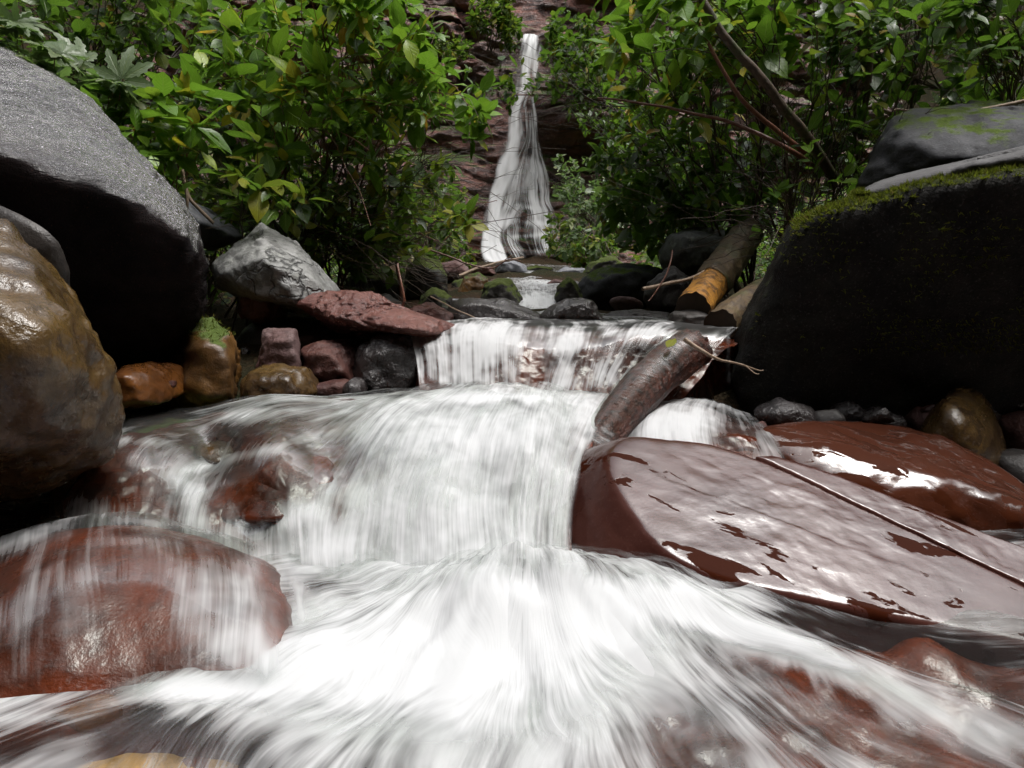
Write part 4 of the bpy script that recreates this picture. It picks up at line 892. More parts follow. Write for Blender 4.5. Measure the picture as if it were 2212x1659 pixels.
RAMP_AUTUMN = [(0.0, (0.025, 0.057, 0.008)), (0.4, (0.055, 0.104, 0.011)), (0.7, (0.101, 0.151, 0.016)), (0.88, (0.235, 0.226, 0.016)), (1.0, (0.126, 0.066, 0.014))]
RAMP_PALE = [(0.0, (0.09, 0.13, 0.075)), (0.6, (0.15, 0.20, 0.11)), (1.0, (0.20, 0.22, 0.09))]
LM = {}
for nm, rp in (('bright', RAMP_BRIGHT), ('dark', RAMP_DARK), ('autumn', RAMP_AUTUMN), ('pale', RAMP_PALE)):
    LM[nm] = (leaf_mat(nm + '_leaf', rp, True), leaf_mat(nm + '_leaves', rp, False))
def bark_mat(name, c1, c2, moss=0.0, rough=0.55):
    t = NT(name); g = geo(t); pos = g.outputs['Position']
    n1 = t.noise(pos, 40.0, 5, 0.65); n2 = t.noise(pos, 9.0, 4)
    col = t.mix(t.step(n1, 0.35, 0.7), c1, c2)
    if moss: col = t.mix(t.math('MULTIPLY', t.step(n2, 0.5, 0.62), moss), col, (0.04, 0.06, 0.012))
    return t.done(t.princ(col, rough, t.bump(n1, 0.7, 0.008)))
M['twig'] = bark_mat('dark_twig_bark', (0.035, 0.022, 0.015), (0.075, 0.045, 0.028), rough=0.4)
M['twig_pale'] = bark_mat('pale_dead_twig', (0.22, 0.15, 0.10), (0.33, 0.25, 0.18))
M['twig_red'] = bark_mat('reddish_twig_bark', (0.10, 0.035, 0.022), (0.17, 0.075, 0.045), rough=0.35)
M['bark'] = bark_mat('mossy_bark', (0.045, 0.032, 0.022), (0.09, 0.06, 0.04), 0.6)

LEAFY = np.array([0.0, 0.10, 0.26, 0.45, 0.64, 0.82, 0.93, 1.0])
LEAFW = np.array([0.012, 0.14, 0.31, 0.385, 0.33, 0.19, 0.08, 0.004]) * 0.62
def leaf_arrays(seed, kind='oval'):
    """a leaf of length 1 along +y, folded on its midrib, with a stalk; some are curled"""
    r_ = np.random.default_rng(seed)
    fold, droop, twist = r_.uniform(0.08, 0.32), r_.uniform(0.0, 0.32), r_.uniform(-0.35, 0.35)
    V, uv, Fc = [], [], []
    if kind == 'oval':
        w = LEAFW * r_.uniform(0.85, 1.3)
        for y, ww in zip(LEAFY, w):
            wav = 0.04 * math.sin(y * 9 + seed)
            for sgn in (-1, 0, 1):
                x = sgn * ww; z = abs(sgn) * ww * fold - droop * y * y * 0.6 + abs(sgn) * wav * ww * 3
                a = twist * y; V.append((x * math.cos(a) - z * math.sin(a) * 0.3, y * 0.93 + 0.07, z + x * math.sin(a))); uv.append((sgn * 1.0, y))
        n = len(LEAFY)
        for i in range(n - 1):
            for c in (0, 1):
                a = i * 3 + c; Fc.append((a, a + 1, a + 4, a + 3))
    else:
        # deeply cut palmate leaf: seven toothed lobes from one stalk
        for L, ang in ((1.0, 0), (0.92, 38), (0.92, -38), (0.78, 78), (0.78, -78), (0.5, 125), (0.5, -125)):
            ca, sa = math.cos(math.radians(ang)), math.sin(math.radians(ang)); b0 = len(V)
            prof = [(0.0, 0.03), (0.30, 0.085), (0.45, 0.15), (0.52, 0.10), (0.68, 0.14), (0.75, 0.075), (0.88, 0.07), (1.0, 0.003)]
            for yy, ww in prof:
                for sgn in (-1, 0, 1):
                    x, y = sgn * ww * 1.25 * L, yy * L; z = -0.28 * y * y + abs(sgn) * ww * 0.25
                    V.append((x * ca + y * sa, 0.0 + y * ca - x * sa, z)); uv.append((sgn * 1.0, yy))
            for i in range(len(prof) - 1):
                for c in (0, 1):
                    a = b0 + i * 3 + c; Fc.append((a, a + 1, a + 4, a + 3))
    return np.array(V), np.array(uv), np.array(Fc)
LEAF = {'oval': [leaf_arrays(i) for i in range(9)], 'palm': [leaf_arrays(i, 'palm') for i in range(3)]}
_leafmesh = {}
def leaf_mesh(kind, i, mat):
    key = (kind, i, mat.name)
    if key not in _leafmesh:
        V, uv, Fc = LEAF[kind][i]
        me = mesh_np('leaf', V, Fc); lay = me.uv_layers.new(name='leaf'); lay.data.foreach_set('uv', uv[Fc.ravel()].astype(np.float32).ravel())
        me.materials.append(mat); _leafmesh[key] = me
    return _leafmesh[key]
def frames(pos, d, up, size):
    """one 3x4 frame for each leaf: y along d, z near up"""
    d = d / np.linalg.norm(d, axis=1)[:, None]
    x = np.cross(d, up); x /= np.maximum(np.linalg.norm(x, axis=1), 1e-6)[:, None]
    z = np.cross(x, d)
    return np.stack((x * size[:, None], d * size[:, None], z * size[:, None], pos), 2)      # (n, 3, 4)
def leaf_cloud(Fm, kind, mat, name, parent, org, rg):
    """many leaves in one mesh"""
    arrs = LEAF[kind]; Vs, Fs, uvs, tints = [], [], [], []; off = 0
    pick = rg.integers(0, len(arrs), len(Fm))
    for i, (V, uv, Fc) in enumerate(arrs):
        A = Fm[pick == i]
        if not len(A): continue
        P_ = np.einsum('nij,mj->nmi', A[:, :, :3], V) + A[:, None, :, 3]
        n, m = P_.shape[:2]
        Vs.append(P_.reshape(-1, 3)); Fs.append((Fc[None] + (np.arange(n) * m)[:, None, None]).reshape(-1, 4) + off); off += n * m
        uvs.append(np.tile(uv, (n, 1))); tints.append(np.repeat(rg.uniform(0, 1, n), m))
    V = np.concatenate(Vs) - org; Fq = np.concatenate(Fs); uvp = np.concatenate(uvs)
    me = mesh_np(name, V, Fq); lay = me.uv_layers.new(name='leaf'); lay.data.foreach_set('uv', uvp[Fq.ravel()].astype(np.float32).ravel())
    attr(me, 'tint', np.concatenate(tints))
    return tag(link(name, me, mat, parent), kind='stuff')

def shrub(name, label, cat, bases, regions, leaf='bright', size=0.10, per=7, limbs=7, singles=260, seed=1, kind='oval', group=None, bark='twig', thick=0.010, bare=0, extra=(), upness=1.0, spread=0.16, cloud_only=False):
    """bases: feet of the plant; regions: (u0, v0, u1, v1, Ya, Yb, n) where its shoots end; bare: leafless twigs"""
    rg = np.random.default_rng(seed)
    bases = [np.asarray(b, float) for b in bases]; org = bases[0]
    root = bpy.data.objects.new(name, None); COL.objects.link(root); root.location = org; root.empty_display_size = 0.1
    tag(root, label, cat, group)
    tips = []
    for (u0, v0, u1, v1, Ya, Yb, n) in regions:
        for _ in range(n): tips.append(W(rg.uniform(u0, u1), rg.uniform(v0, v1), rg.uniform(Ya, Yb)))
    tips = np.array(tips); n = len(tips)
    lt = tips[rg.choice(n, min(limbs, n), replace=False)]
    lim, limpts = [], []
    for T in lt:
        B = bases[rg.integers(len(bases))] + rg.normal(0, 0.05, 3) * np.array((1, 1, 0.2))
        L = np.linalg.norm(T - B)
        ctrl = B + np.array((0, 0, 1)) * L * rg.uniform(0.35, 0.6) + (T - B) * np.array((1, 1, 0)) * rg.uniform(0.1, 0.35)
        p = bez(B, ctrl, T, 16); p[1:-1] += rg.normal(0, 0.012 * L, (14, 3)) * 0.5
        lim.append(p)
    buck = [[[], [], 0] for _ in lim]
    def add(b, path, rad, sides):
        V, Fq = tube(path, rad, sides, V0=b[2]); b[0].append(V); b[1].append(Fq); b[2] += len(V)
    for b, p in zip(buck, lim): add(b, p, np.linspace(thick, thick * 0.3, 16), 6)
    LP = np.concatenate([p[4:] for p in lim]); LI = np.repeat(np.arange(len(lim)), 12); LJ = np.tile(np.arange(4, 16), len(lim))
    pos, dr, up, sz = [], [], [], []
    for ti in range(n + bare):
        naked = ti >= n
        T = tips[ti] if not naked else tips[rg.integers(n)] + rg.normal(0, 0.25, 3)
        w = np.linalg.norm(LP - T, axis=1) * rg.uniform(0.8, 1.25, len(LP)); q = int(np.argmin(w)); li = LI[q]; j = max(2, LJ[q] - rg.integers(1, 5))
        A = lim[li][j]; L = np.linalg.norm(T - A)
        if L < 0.02: continue
        ctrl = A + (T - A) * 0.5 + np.array((0, 0, rg.uniform(-0.05, 0.28) * L)) + rg.normal(0, 0.10 * L, 3)
        p = bez(A, ctrl, T, 8); p[1:-1] += rg.normal(0, 0.015 * L, (6, 3))
        r0 = min(thick * 0.35, 0.0014 + 0.0042 * L)
        add(buck[li], p, np.linspace(r0, 0.0011, 8), 4)
        if naked: continue
        tang = p[-1] - p[-3]; tang /= np.linalg.norm(tang) + 1e-9
        k = max(3, int(rg.normal(per + 4, per * 0.3)))
        for m in range(k):
            f = 1.0 if m < k * 0.55 else rg.uniform(0.35, 0.97)
            x = f * 7; i = min(int(x), 6); P_ = p[i] + (p[i + 1] - p[i]) * (x - i)
            a = m * 2.4 + rg.uniform(-0.4, 0.4)
            s1 = np.cross(tang, (0.2, 0.1, 0.97)); s1 /= np.linalg.norm(s1) + 1e-9; s2 = np.cross(tang, s1)
            out = s1 * math.cos(a) + s2 * math.sin(a)
            d_ = tang * rg.uniform(0.1, 0.7) + out * 0.9 + np.array((0, -0.15, -0.08)) + rg.normal(0, 0.2, 3)
            u_v = np.array((0, -0.12, 1.0)) * upness + rg.normal(0, 0.38, 3)
            pos.append(P_ + rg.normal(0, spread * 0.08, 3)); dr.append(d_); up.append(u_v); sz.append(size * float(np.clip(rg.lognormal(-0.28, 0.36), 0.3, 1.35)))
    for b in buck:
        me = mesh_np('branch', np.concatenate(b[0]) - org, np.concatenate(b[1])); link('branch', me, M[bark], root)
    for path, rad, bm_, nm in extra:
        p = crv([W(*q) for q in path], 26); p[1:-1] += np.stack([0.006 * fbm(p[1:-1], 6, 2, seed + c) for c in range(3)], 1)
        V, Fq = tube(p, np.linspace(rad[0], rad[1], 26), 8); link(nm, mesh_np(nm, V - org, Fq), M[bm_], root)
    if not pos: return root
    Fm = frames(np.array(pos), np.array(dr), np.array(up), np.array(sz))
    sz = np.array(sz); pu, pv, dd = proj(Fm[:, :, 3])
    key = sz / dd * ((pu > -20) & (pu < 2232) & (pv > -20) & (pv < 1000))
    order = np.argsort(-key); ns = 0 if cloud_only else min(singles, int((key > 0).sum()))
    oneM, manyM = LM[leaf]
    nk = len(LEAF[kind])
    for q in order[:ns]:
        o = bpy.data.objects.new('leaf', leaf_mesh(kind, int(rg.integers(nk)), oneM)); COL.objects.link(o); o.parent = root
        m = np.eye(4); m[:3, :] = Fm[q]; m[:3, 3] -= org; o.matrix_basis = Matrix(m.tolist())
    if len(order) > ns: leaf_cloud(Fm[order[ns:]], kind, manyM, 'foliage', root, org, rg)
    return root
def gp(u, v, Y):
    p = W(u, v, Y); p[2] = gz(p[0], p[1]) - 0.02; return p

# left bank
shrub('shrub', 'bright green leafy shrub leaning over the stream left of the waterfall', 'shrub', [gp(560, 500, 3.9), gp(700, 520, 4.2), gp(820, 520, 4.4)],
      [(560, -60, 900, 130, 2.8, 3.9, 46), (600, 120, 960, 270, 2.8, 3.9, 52), (520, 200, 900, 360, 3.0, 4.2, 32), (880, 60, 930, 260, 2.8, 3.4, 8), (960, 200, 1060, 320, 2.8, 3.3, 7), (420, 20, 620, 230, 2.9, 3.8, 26), (700, -40, 860, 40, 2.6, 3.0, 10)],
      'bright', 0.118, 8, 12, 300, 21, group=None, bark='twig_red', bare=30)
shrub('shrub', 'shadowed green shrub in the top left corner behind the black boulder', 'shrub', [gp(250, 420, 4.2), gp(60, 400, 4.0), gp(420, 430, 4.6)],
      [(60, -80, 600, 120, 3.2, 5.0, 70), (120, 80, 620, 260, 3.4, 5.2, 60), (250, 200, 600, 400, 3.4, 5.0, 42), (-60, -60, 120, 120, 2.9, 3.8, 18), (230, 330, 560, 480, 3.3, 4.4, 26), (-300, -800, 420, -120, 3.4, 5.0, 150)],  # last region is unseen canopy, put in to darken the bank below
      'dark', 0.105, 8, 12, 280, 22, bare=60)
shrub('shrub', 'twiggy yellowing shrub hanging low over the left bank stones', 'shrub', [gp(640, 540, 4.0), gp(780, 560, 4.4), gp(500, 500, 3.7)],
      [(430, 330, 760, 480, 2.9, 3.8, 30), (560, 380, 900, 560, 3.1, 4.4, 40), (840, 330, 990, 500, 3.4, 4.8, 30), (920, 420, 1020, 500, 2.7, 3.0, 5), (640, 470, 900, 580, 3.1, 3.6, 18)],
      'autumn', 0.095, 6, 12, 220, 23, bare=480, thick=0.008)
shrub('plant', 'low broad leaved plant growing beside the black boulder top', 'plant', [gp(330, 420, 2.9)],
      [(180, 200, 440, 320, 2.25, 2.7, 12), (330, 300, 460, 400, 2.4, 2.9, 6)], 'bright', 0.125, 7, 4, 120, 24, bark='twig_red', thick=0.006)
shrub('plant', 'pale plant with deeply cut leaves above the black boulder', 'plant', [gp(120, 330, 2.9)],
      [(-10, 50, 120, 130, 2.3, 2.6, 3), (60, 90, 160, 150, 2.3, 2.6, 2), (240, 150, 330, 200, 2.3, 2.6, 3), (170, 120, 260, 190, 2.4, 2.7, 2)], 'pale', 0.10, 3, 4, 60, 25, kind='palm', bark='twig_red', thick=0.005)
shrub('plant', 'yellow green saplings low on the left bank before the twigs', 'plant', [gp(520, 470, 3.0), gp(640, 470, 3.1)],
      [(480, 380, 660, 470, 2.6, 3.0, 6), (500, 300, 560, 380, 2.6, 2.9, 3)], 'autumn', 0.12, 5, 3, 60, 26, thick=0.005)

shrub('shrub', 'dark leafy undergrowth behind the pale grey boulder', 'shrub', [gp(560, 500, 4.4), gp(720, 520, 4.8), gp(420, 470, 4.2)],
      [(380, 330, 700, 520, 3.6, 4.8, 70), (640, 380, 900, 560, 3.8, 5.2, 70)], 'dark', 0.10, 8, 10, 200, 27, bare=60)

# right bank
shrub('shrub', 'sunlit green shrub right of the waterfall', 'shrub', [gp(1620, 520, 4.2), gp(1740, 520, 3.8)],
      [(1330, -60, 1720, 130, 2.9, 4.2, 60), (1320, 60, 1640, 260, 3.2, 4.6, 50), (1420, -40, 1560, 60, 2.6, 3.2, 12), (1560, -40, 1760, 120, 2.9, 3.8, 20), (1300, 180, 1500, 330, 3.8, 5.0, 18)],
      'bright', 0.125, 7, 12, 300, 31, bark='twig', bare=70,
      extra=[([(1495, -30, 2.7), (1560, 70, 2.72), (1660, 190, 2.8), (1740, 290, 2.95), (1800, 380, 3.2)], (0.013, 0.023), 'bark', 'trunk'),
             ([(1290, 212, 3.3), (1400, 228, 3.2), (1500, 246, 3.1), (1590, 268, 3.05), (1700, 320, 3.0), (1760, 360, 3.1)], (0.004, 0.012), 'twig_red', 'branch'),
             ([(1500, 30, 2.9), (1570, 170, 2.9), (1640, 250, 2.95), (1740, 330, 3.05)], (0.006, 0.012), 'twig_red', 'branch')])
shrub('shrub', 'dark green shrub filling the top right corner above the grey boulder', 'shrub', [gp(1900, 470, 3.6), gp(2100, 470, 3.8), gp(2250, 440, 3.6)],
      [(1720, -60, 2260, 110, 2.8, 4.4, 72), (1760, 80, 2260, 260, 3.2, 4.8, 60), (1700, 180, 1960, 380, 3.4, 4.6, 34), (1980, -40, 2120, 60, 2.7, 3.1, 12), (1720, -900, 2500, -120, 3.4, 5.0, 240)],  # last region: leaves out of view overhead, added to shade the right bank
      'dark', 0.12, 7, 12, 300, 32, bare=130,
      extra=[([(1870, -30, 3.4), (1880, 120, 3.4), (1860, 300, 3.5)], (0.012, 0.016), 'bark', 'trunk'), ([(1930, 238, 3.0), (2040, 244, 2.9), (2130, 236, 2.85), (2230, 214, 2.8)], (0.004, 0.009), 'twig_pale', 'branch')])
shrub('shrub', 'dense small leaved bush low on the right bank behind the sawn log', 'shrub', [gp(1480, 540, 5.4), gp(1600, 540, 5.0)],
      [(1290, 290, 1560, 430, 4.2, 6.0, 90), (1300, 400, 1560, 530, 4.2, 6.0, 80), (1500, 300, 1720, 480, 3.8, 5.2, 60)],
      'dark', 0.115, 8, 12, 300, 33, bare=70)
shrub('shrub', 'tangle of thin dark twigs between the right trunk and the mossy boulder', 'shrub', [gp(1760, 500, 3.2), gp(1680, 500, 3.4)],
      [(1600, 280, 1860, 470, 2.9, 3.8, 16)], 'dark', 0.09, 4, 10, 80, 34, bare=240, thick=0.007)
shrub('shrub', 'slender small leaved branch reaching across the waterfall', 'shrub', [gp(1560, 480, 5.0)],
      [(1010, 150, 1110, 240, 5.0, 5.4, 8), (1180, 80, 1320, 220, 4.9, 5.6, 22), (1200, 20, 1350, 120, 4.9, 5.6, 12), (1060, 180, 1220, 212, 5.0, 5.3, 7)], 'dark', 0.085, 9, 5, 240, 35, thick=0.008, bare=20,
      extra=[([(1085, 208, 5.2), (1200, 206, 5.2), (1330, 222, 5.1), (1480, 250, 5.0), (1600, 330, 5.0)], (0.004, 0.012), 'twig_red', 'branch')])
# around the waterfall
for k, (lb, reg, lf, szz, bs) in enumerate([
    ('pale green bush on the rocks right of the waterfall', [(1200, 340, 1330, 460, 9.5, 12.0, 60), (1210, 440, 1330, 550, 9.0, 12.0, 60)], 'pale', 0.13, (1290, 560, 11.0)),
    ('dull green bush at the waterfall foot on the right', [(1180, 470, 1260, 560, 10.0, 12.5, 40), (1240, 520, 1330, 575, 8.5, 10.0, 30)], 'autumn', 0.12, (1240, 570, 11.0)),
    ('yellow green bush left of the waterfall foot', [(860, 390, 1000, 480, 6.5, 8.5, 46), (870, 470, 1020, 575, 6.5, 8.5, 50)], 'autumn', 0.11, (930, 580, 7.5)),
    ('bright bush on the ledge left of the waterfall top', [(1020, -20, 1110, 70, 15.2, 16.2, 46), (1060, 40, 1130, 100, 15.4, 16.2, 20)], 'autumn', 0.20, (1060, 110, 16.3)),
    ('green bush hanging over the right side of the waterfall top', [(1180, 40, 1300, 150, 14.6, 15.8, 50), (1220, 130, 1330, 230, 14.4, 15.4, 40)], 'dark', 0.20, (1260, 140, 16.4)),
    ('grassy tuft on the dark ledge at the top left of the cliff', [(905, 76, 1010, 130, 14.7, 15.4, 36)], 'autumn', 0.16, (950, 120, 15.6)),
    ('green bush on the cliff above the dark overhang', [(1230, 200, 1420, 300, 11.0, 13.0, 60)], 'dark', 0.15, (1380, 330, 12.6))]):
    b = W(*bs)
    shrub('bush', lb, 'bush', [b], reg, lf, szz, 9, 6, 0, 50 + k, cloud_only=True, thick=0.015, bare=10)

# trees on the slope above the cliff
def conifer(u, v, Y, h, r, seed, label):
    rg = np.random.default_rng(seed); b = W(u, v, Y); b[2] = gz(b[0], b[1]) - 0.2
    root = bpy.data.objects.new('conifer_tree', None); COL.objects.link(root); root.location = b; tag(root, label, 'tree', 'conifers above the cliff')
    p = np.stack((0.05 * rg.normal(size=14).cumsum(), 0.05 * rg.normal(size=14).cumsum(), np.linspace(0, h, 14)), 1)
    V, Fq = tube(p, np.linspace(r, 0.02, 14), 10); link('trunk', mesh_np('trunk', V, Fq), M['bark'], root)
    Vb, Fb, n0 = [], [], 0; Fm = []
    for k in range(70):
        z = h * rg.uniform(0.06, 0.99) ; L = (1 - z / h) * 2.1 + 0.3; a = rg.uniform(0, 6.28)
        A = np.array((np.interp(z, p[:, 2], p[:, 0]), np.interp(z, p[:, 2], p[:, 1]), z)); T = A + np.array((math.cos(a) * L, math.sin(a) * L, -0.25 * L))
        q = bez(A, (A + T) / 2 + np.array((0, 0, 0.12 * L)), T, 7); V, Fq = tube(q, np.linspace(0.022, 0.005, 7), 4, V0=n0); Vb.append(V); Fb.append(Fq); n0 += len(V)
        for m in range(46):
            f = rg.uniform(0.12, 1) * 6; i = min(int(f), 5); P_ = q[i] + (q[i + 1] - q[i]) * (f - i)
            Fm.append((P_, np.array((math.cos(a + rg.choice((-1, 1)) * 1.0), math.sin(a + rg.normal() * 0.9), -0.5 + rg.normal() * 0.25))))
    link('branches', mesh_np('branches', np.concatenate(Vb), np.concatenate(Fb)), M['twig'], root)
    P_ = np.array([q[0] for q in Fm]); d = np.array([q[1] for q in Fm])
    A = frames(P_ + b, d, np.tile((0, 0, 1.0), (len(d), 1)) + rg.normal(0, 0.4, (len(d), 3)), rg.uniform(0.12, 0.3, len(d)))
    A[:, :, 0] *= 0.35
    leaf_cloud(A, 'oval', LM['dark'][1], 'crown', root, b, rg)
for k, (u, Y, h, r, lb) in enumerate([
    (1030, 22, 9, 0.13, 'slim conifer on the slope above the top left of the waterfall'), (1160, 24, 11, 0.16, 'conifer with a straight bare trunk directly above the waterfall'), (1225, 26, 12, 0.17, 'tall conifer just right of the waterfall top, behind the leaves'),
    (1320, 23, 10, 0.15, 'dark conifer between the waterfall and the right shrub'), (1410, 25, 11, 0.16, 'conifer half hidden behind the sunlit right shrub'), (960, 25, 11, 0.15, 'dark conifer at the top of the cliff behind the left shrub'), (1090, 28, 12, 0.15, 'far conifer above the waterfall, left of the straight trunk')]):
    conifer(u, 60, Y, h, r, 300 + k, lb)

# ------------------------------------------------------------------ logs, sticks, moss, fallen leaves, ground cover
def log_mat(name, bare):
    t = NT(name); g = geo(t); pos = g.outputs['Position']
    n1 = t.noise(pos, 30.0, 5, 0.65); n2 = t.noise(pos, 8.0, 4)
    if bare: col = t.mix(t.step(n1, 0.42, 0.62), (0.31, 0.14, 0.018), (0.09, 0.04, 0.012))
    else: col = t.mix(t.step(n1, 0.35, 0.7), (0.10, 0.065, 0.03), (0.035, 0.024, 0.016)); col = t.mix(t.math('MULTIPLY', t.step(n2, 0.5, 0.65), 0.6), col, (0.04, 0.05, 0.012))
    return t.done(t.princ(col, 0.5, t.bump(n1, 0.8, 0.01), 1.45))
def end_mat():
    t = NT('sawn_log_end'); g = geo(t); n = t.noise(g.outputs['Position'], 60.0, 4)
    return t.done(t.princ(t.mix(n, (0.02, 0.014, 0.009), (0.05, 0.035, 0.02)), 0.8))
M['barewood'], M['logbark'], M['logend'] = log_mat('bare_yellow_wood', True), log_mat('log_bark', False), end_mat()
def cyl(path, rad, seed, n=40, sides=28, amp=0.09, t0=0.0, t1=1.0):
    p = crv(path, n * 2); p = p[int(t0 * (2 * n - 1)):int(t1 * (2 * n - 1)) + 1]
    r = np.interp(np.linspace(t0, t1, len(p)), np.linspace(0, 1, len(rad)), rad)
    V, Fq = tube(p, r, sides); c = np.repeat(p, sides, 0)
    ang_ = np.tile(np.linspace(0, 2 * math.pi, sides, endpoint=False), len(p)); al = np.repeat(np.linspace(t0, t1, len(p)), sides)
    gr = np.stack((np.cos(ang_) * 4, np.sin(ang_) * 4, al * 3), 1)
    V = c + (V - c) * (1 + amp * fbm(V, 9, 4, seed) + 0.10 * fbm(gr, 1.3, 3, seed + 1))[:, None]
    return V, Fq, p, r
def log_thing(name, label, path, rad, seed, parts, end=True, sides=28):
    path = [W(*q) for q in path]; org = np.array(path[-1])
    root = bpy.data.objects.new(name, None); COL.objects.link(root); root.location = org; tag(root, label, 'log')
    for nm, t0, t1, mt, k in parts:
        V, Fq, p, r = cyl(path, np.array(rad) * k, seed, t0=t0, t1=t1, sides=sides)
        link(nm, mesh_np(nm, V - org, Fq), M[mt], root)
        if end and t0 == 0.0:
            ring = V[:sides]; c = ring.mean(0); T = p[1] - p[0]; T /= np.linalg.norm(T)
            VV = np.concatenate((ring, c + (ring - c) * 0.6 + T * 0.003, [c + T * 0.004])); i = np.arange(sides); j = (i + 1) % sides
            link('sawn_end', mesh_np('sawn_end', VV - org, [np.stack((i, j, j + sides, i + sides), 1), np.stack((i + sides, j + sides, np.full(sides, 2 * sides)), 1)], smooth=False), M['logend'], root)
    return root
log_thing('log', 'sawn log with a bare yellow patch pointing at the stream from the right bank', [(1496, 668, 2.72), (1535, 615, 3.05), (1575, 560, 3.45), (1615, 505, 3.9)], (0.072, 0.075, 0.08, 0.084), 5,
          [('bark', 0.0, 0.07, 'logbark', 0.985), ('bare_patch', 0.0, 0.36, 'barewood', 1.0), ('bark', 0.34, 1.0, 'logbark', 1.06)])
log_thing('log', 'dark mossy log lying behind the sawn log against the mossy boulder', [(1555, 705, 2.45), (1610, 665, 2.7), (1680, 625, 3.0), (1740, 590, 3.3)], (0.06, 0.07, 0.075, 0.075), 8, [('bark', 0.0, 1.0, 'logbark', 1.0)])
t_ = NT('water_slick_log'); g_ = geo(t_); n_a = t_.noise(g_.outputs['Position'], 45.0, 5, 0.65)
M['slicklog'] = t_.done(t_.princ(t_.mix(t_.step(n_a, 0.4, 0.65), (0.075, 0.020, 0.010), (0.018, 0.009, 0.006)), 0.3, t_.bump(n_a, 1.0, 0.02), 1.45))
sunk = [(1235, 1050, 1.66), (1285, 970, 1.75), (1336, 900, 1.85), (1385, 842, 1.94), (1425, 805, 2.02), (1462, 774, 2.09), (1496, 750, 2.15)]
log_thing('log', 'sunken slick log slanting through the cascade under running water', sunk, (0.035, 0.045, 0.055, 0.062, 0.066, 0.068, 0.066), 11, [('bark', 0.0, 1.0, 'slicklog', 1.0)], end=False, sides=48)
# the film of water running over that log
sp = crv([W(*q) for q in sunk], 60); rad_ = np.interp(np.linspace(0, 1, 60), np.linspace(0, 1, 7), (0.035, 0.045, 0.055, 0.062, 0.066, 0.068, 0.066)) + 0.008
aa = np.linspace(-0.55, 1.0, 50) * math.pi * 0.62
Tn = np.gradient(sp, axis=0); Tn /= np.linalg.norm(Tn, axis=1)[:, None]
A_ = np.cross(Tn, (0, 0, 1.0)); A_ /= np.linalg.norm(A_, axis=1)[:, None]; B_ = np.cross(A_, Tn)
GL = sp[:, None, :] + rad_[:, None, None] * (np.cos(aa)[None, :, None] * B_[:, None, :] - np.sin(aa)[None, :, None] * A_[:, None, :])
lme, lF = gridmesh('water', GL); ss, tt = np.meshgrid(np.linspace(0, 0.9, 60), aa * 0.08, indexing='ij')
setuv(lme, lF, np.stack((ss.ravel() + 4.4, tt.ravel() + 0.25 * ss.ravel() + 2), 1))
lu, lv, _ = proj(GL); attr(lme, 'foam', np.clip(blobs(0.10, [(1300, 940, 40, 40, 0.3), (1470, 750, 60, 25, 0.05), (1420, 850, 70, 22, -0.3)])(lu, lv), 0, 1).ravel())
attr(lme, 'cover', (sstep(ss / 0.9, 0.02, 0.12) * sstep(ss / 0.9, 1.0, 0.85)).ravel())
tag(link('water', lme, M['film']), kind='structure')

def stick(name, label, pts, r0, r1, mt, cat='twig', kids=()):
    p = crv([W(*q) for q in pts], 30); p[1:-1] += np.stack([0.004 * fbm(p[1:-1], 9, 2, len(label) + c) for c in range(3)], 1)
    V, Fq = tube(p, np.linspace(r0, r1, 30), 7); org = p[0]
    o = tag(link(name, mesh_np(name, V - org, Fq), M[mt], None, org), label, cat)
    for kp in kids:
        q = crv([W(*z) for z in kp], 14); V, Fq = tube(q, np.linspace(r1 * 1.2, r1 * 0.6, 14), 5); link('side_twig', mesh_np('side_twig', V - org, Fq), M[mt], o)
    return o
stick('stick', 'pale bent stick lying from the sunken log to the right shadow', [(1478, 732, 1.97), (1510, 752, 1.96), (1540, 772, 1.96), (1590, 786, 1.98), (1650, 800, 2.0)], 0.007, 0.002, 'twig_pale', 'stick', [[(1610, 790, 1.98), (1630, 806, 1.97), (1640, 808, 1.97)]])
stick('stick', 'pale forked stick leaning on the bank behind the black boulder', [(378, 306, 2.75), (392, 352, 2.72), (404, 420, 2.7), (430, 452, 2.7), (462, 482, 2.72)], 0.008, 0.007, 'twig_pale', 'stick', [[(402, 400, 2.7), (404, 440, 2.68), (396, 470, 2.68)]])
stick('stick', 'crooked dead stick rising from the dull red stone left of the lip', [(872, 690, 2.75), (868, 665, 2.75), (874, 645, 2.75), (870, 615, 2.76), (860, 570, 2.8)], 0.007, 0.004, 'twig_red', 'stick')
stick('stick', 'thin stick slanting across the long wet black rock', [(930, 640, 2.85), (985, 668, 2.8), (1030, 686, 2.76), (1056, 698, 2.74)], 0.003, 0.0025, 'twig_pale', 'stick')
stick('stick', 'straight brown stick propped in front of the sawn log', [(1388, 624, 2.9), (1440, 612, 2.95), (1500, 596, 3.0), (1545, 572, 3.1)], 0.009, 0.006, 'twig_pale', 'stick')
stick('stick', 'thin stick hanging upright left of the sawn log', [(1452, 540, 3.0), (1440, 590, 2.95), (1424, 620, 2.92), (1400, 650, 2.9)], 0.004, 0.003, 'twig_red', 'stick')
stick('stick', 'long arched twig over the stones left of the upper stream', [(640, 470, 3.2), (720, 500, 3.1), (790, 530, 3.05), (850, 570, 3.0), (905, 584, 3.0)], 0.004, 0.002, 'twig', 'stick', [[(760, 516, 3.08), (800, 560, 3.05), (840, 600, 3.0)]])
stick('stick', 'bare red twig pointing across the foot of the waterfall', [(930, 540, 3.4), (1000, 566, 3.4), (1060, 580, 3.4), (1100, 560, 3.4), (1128, 566, 3.4)], 0.005, 0.002, 'twig_red', 'stick', [[(1090, 562, 3.4), (1110, 548, 3.4)]])
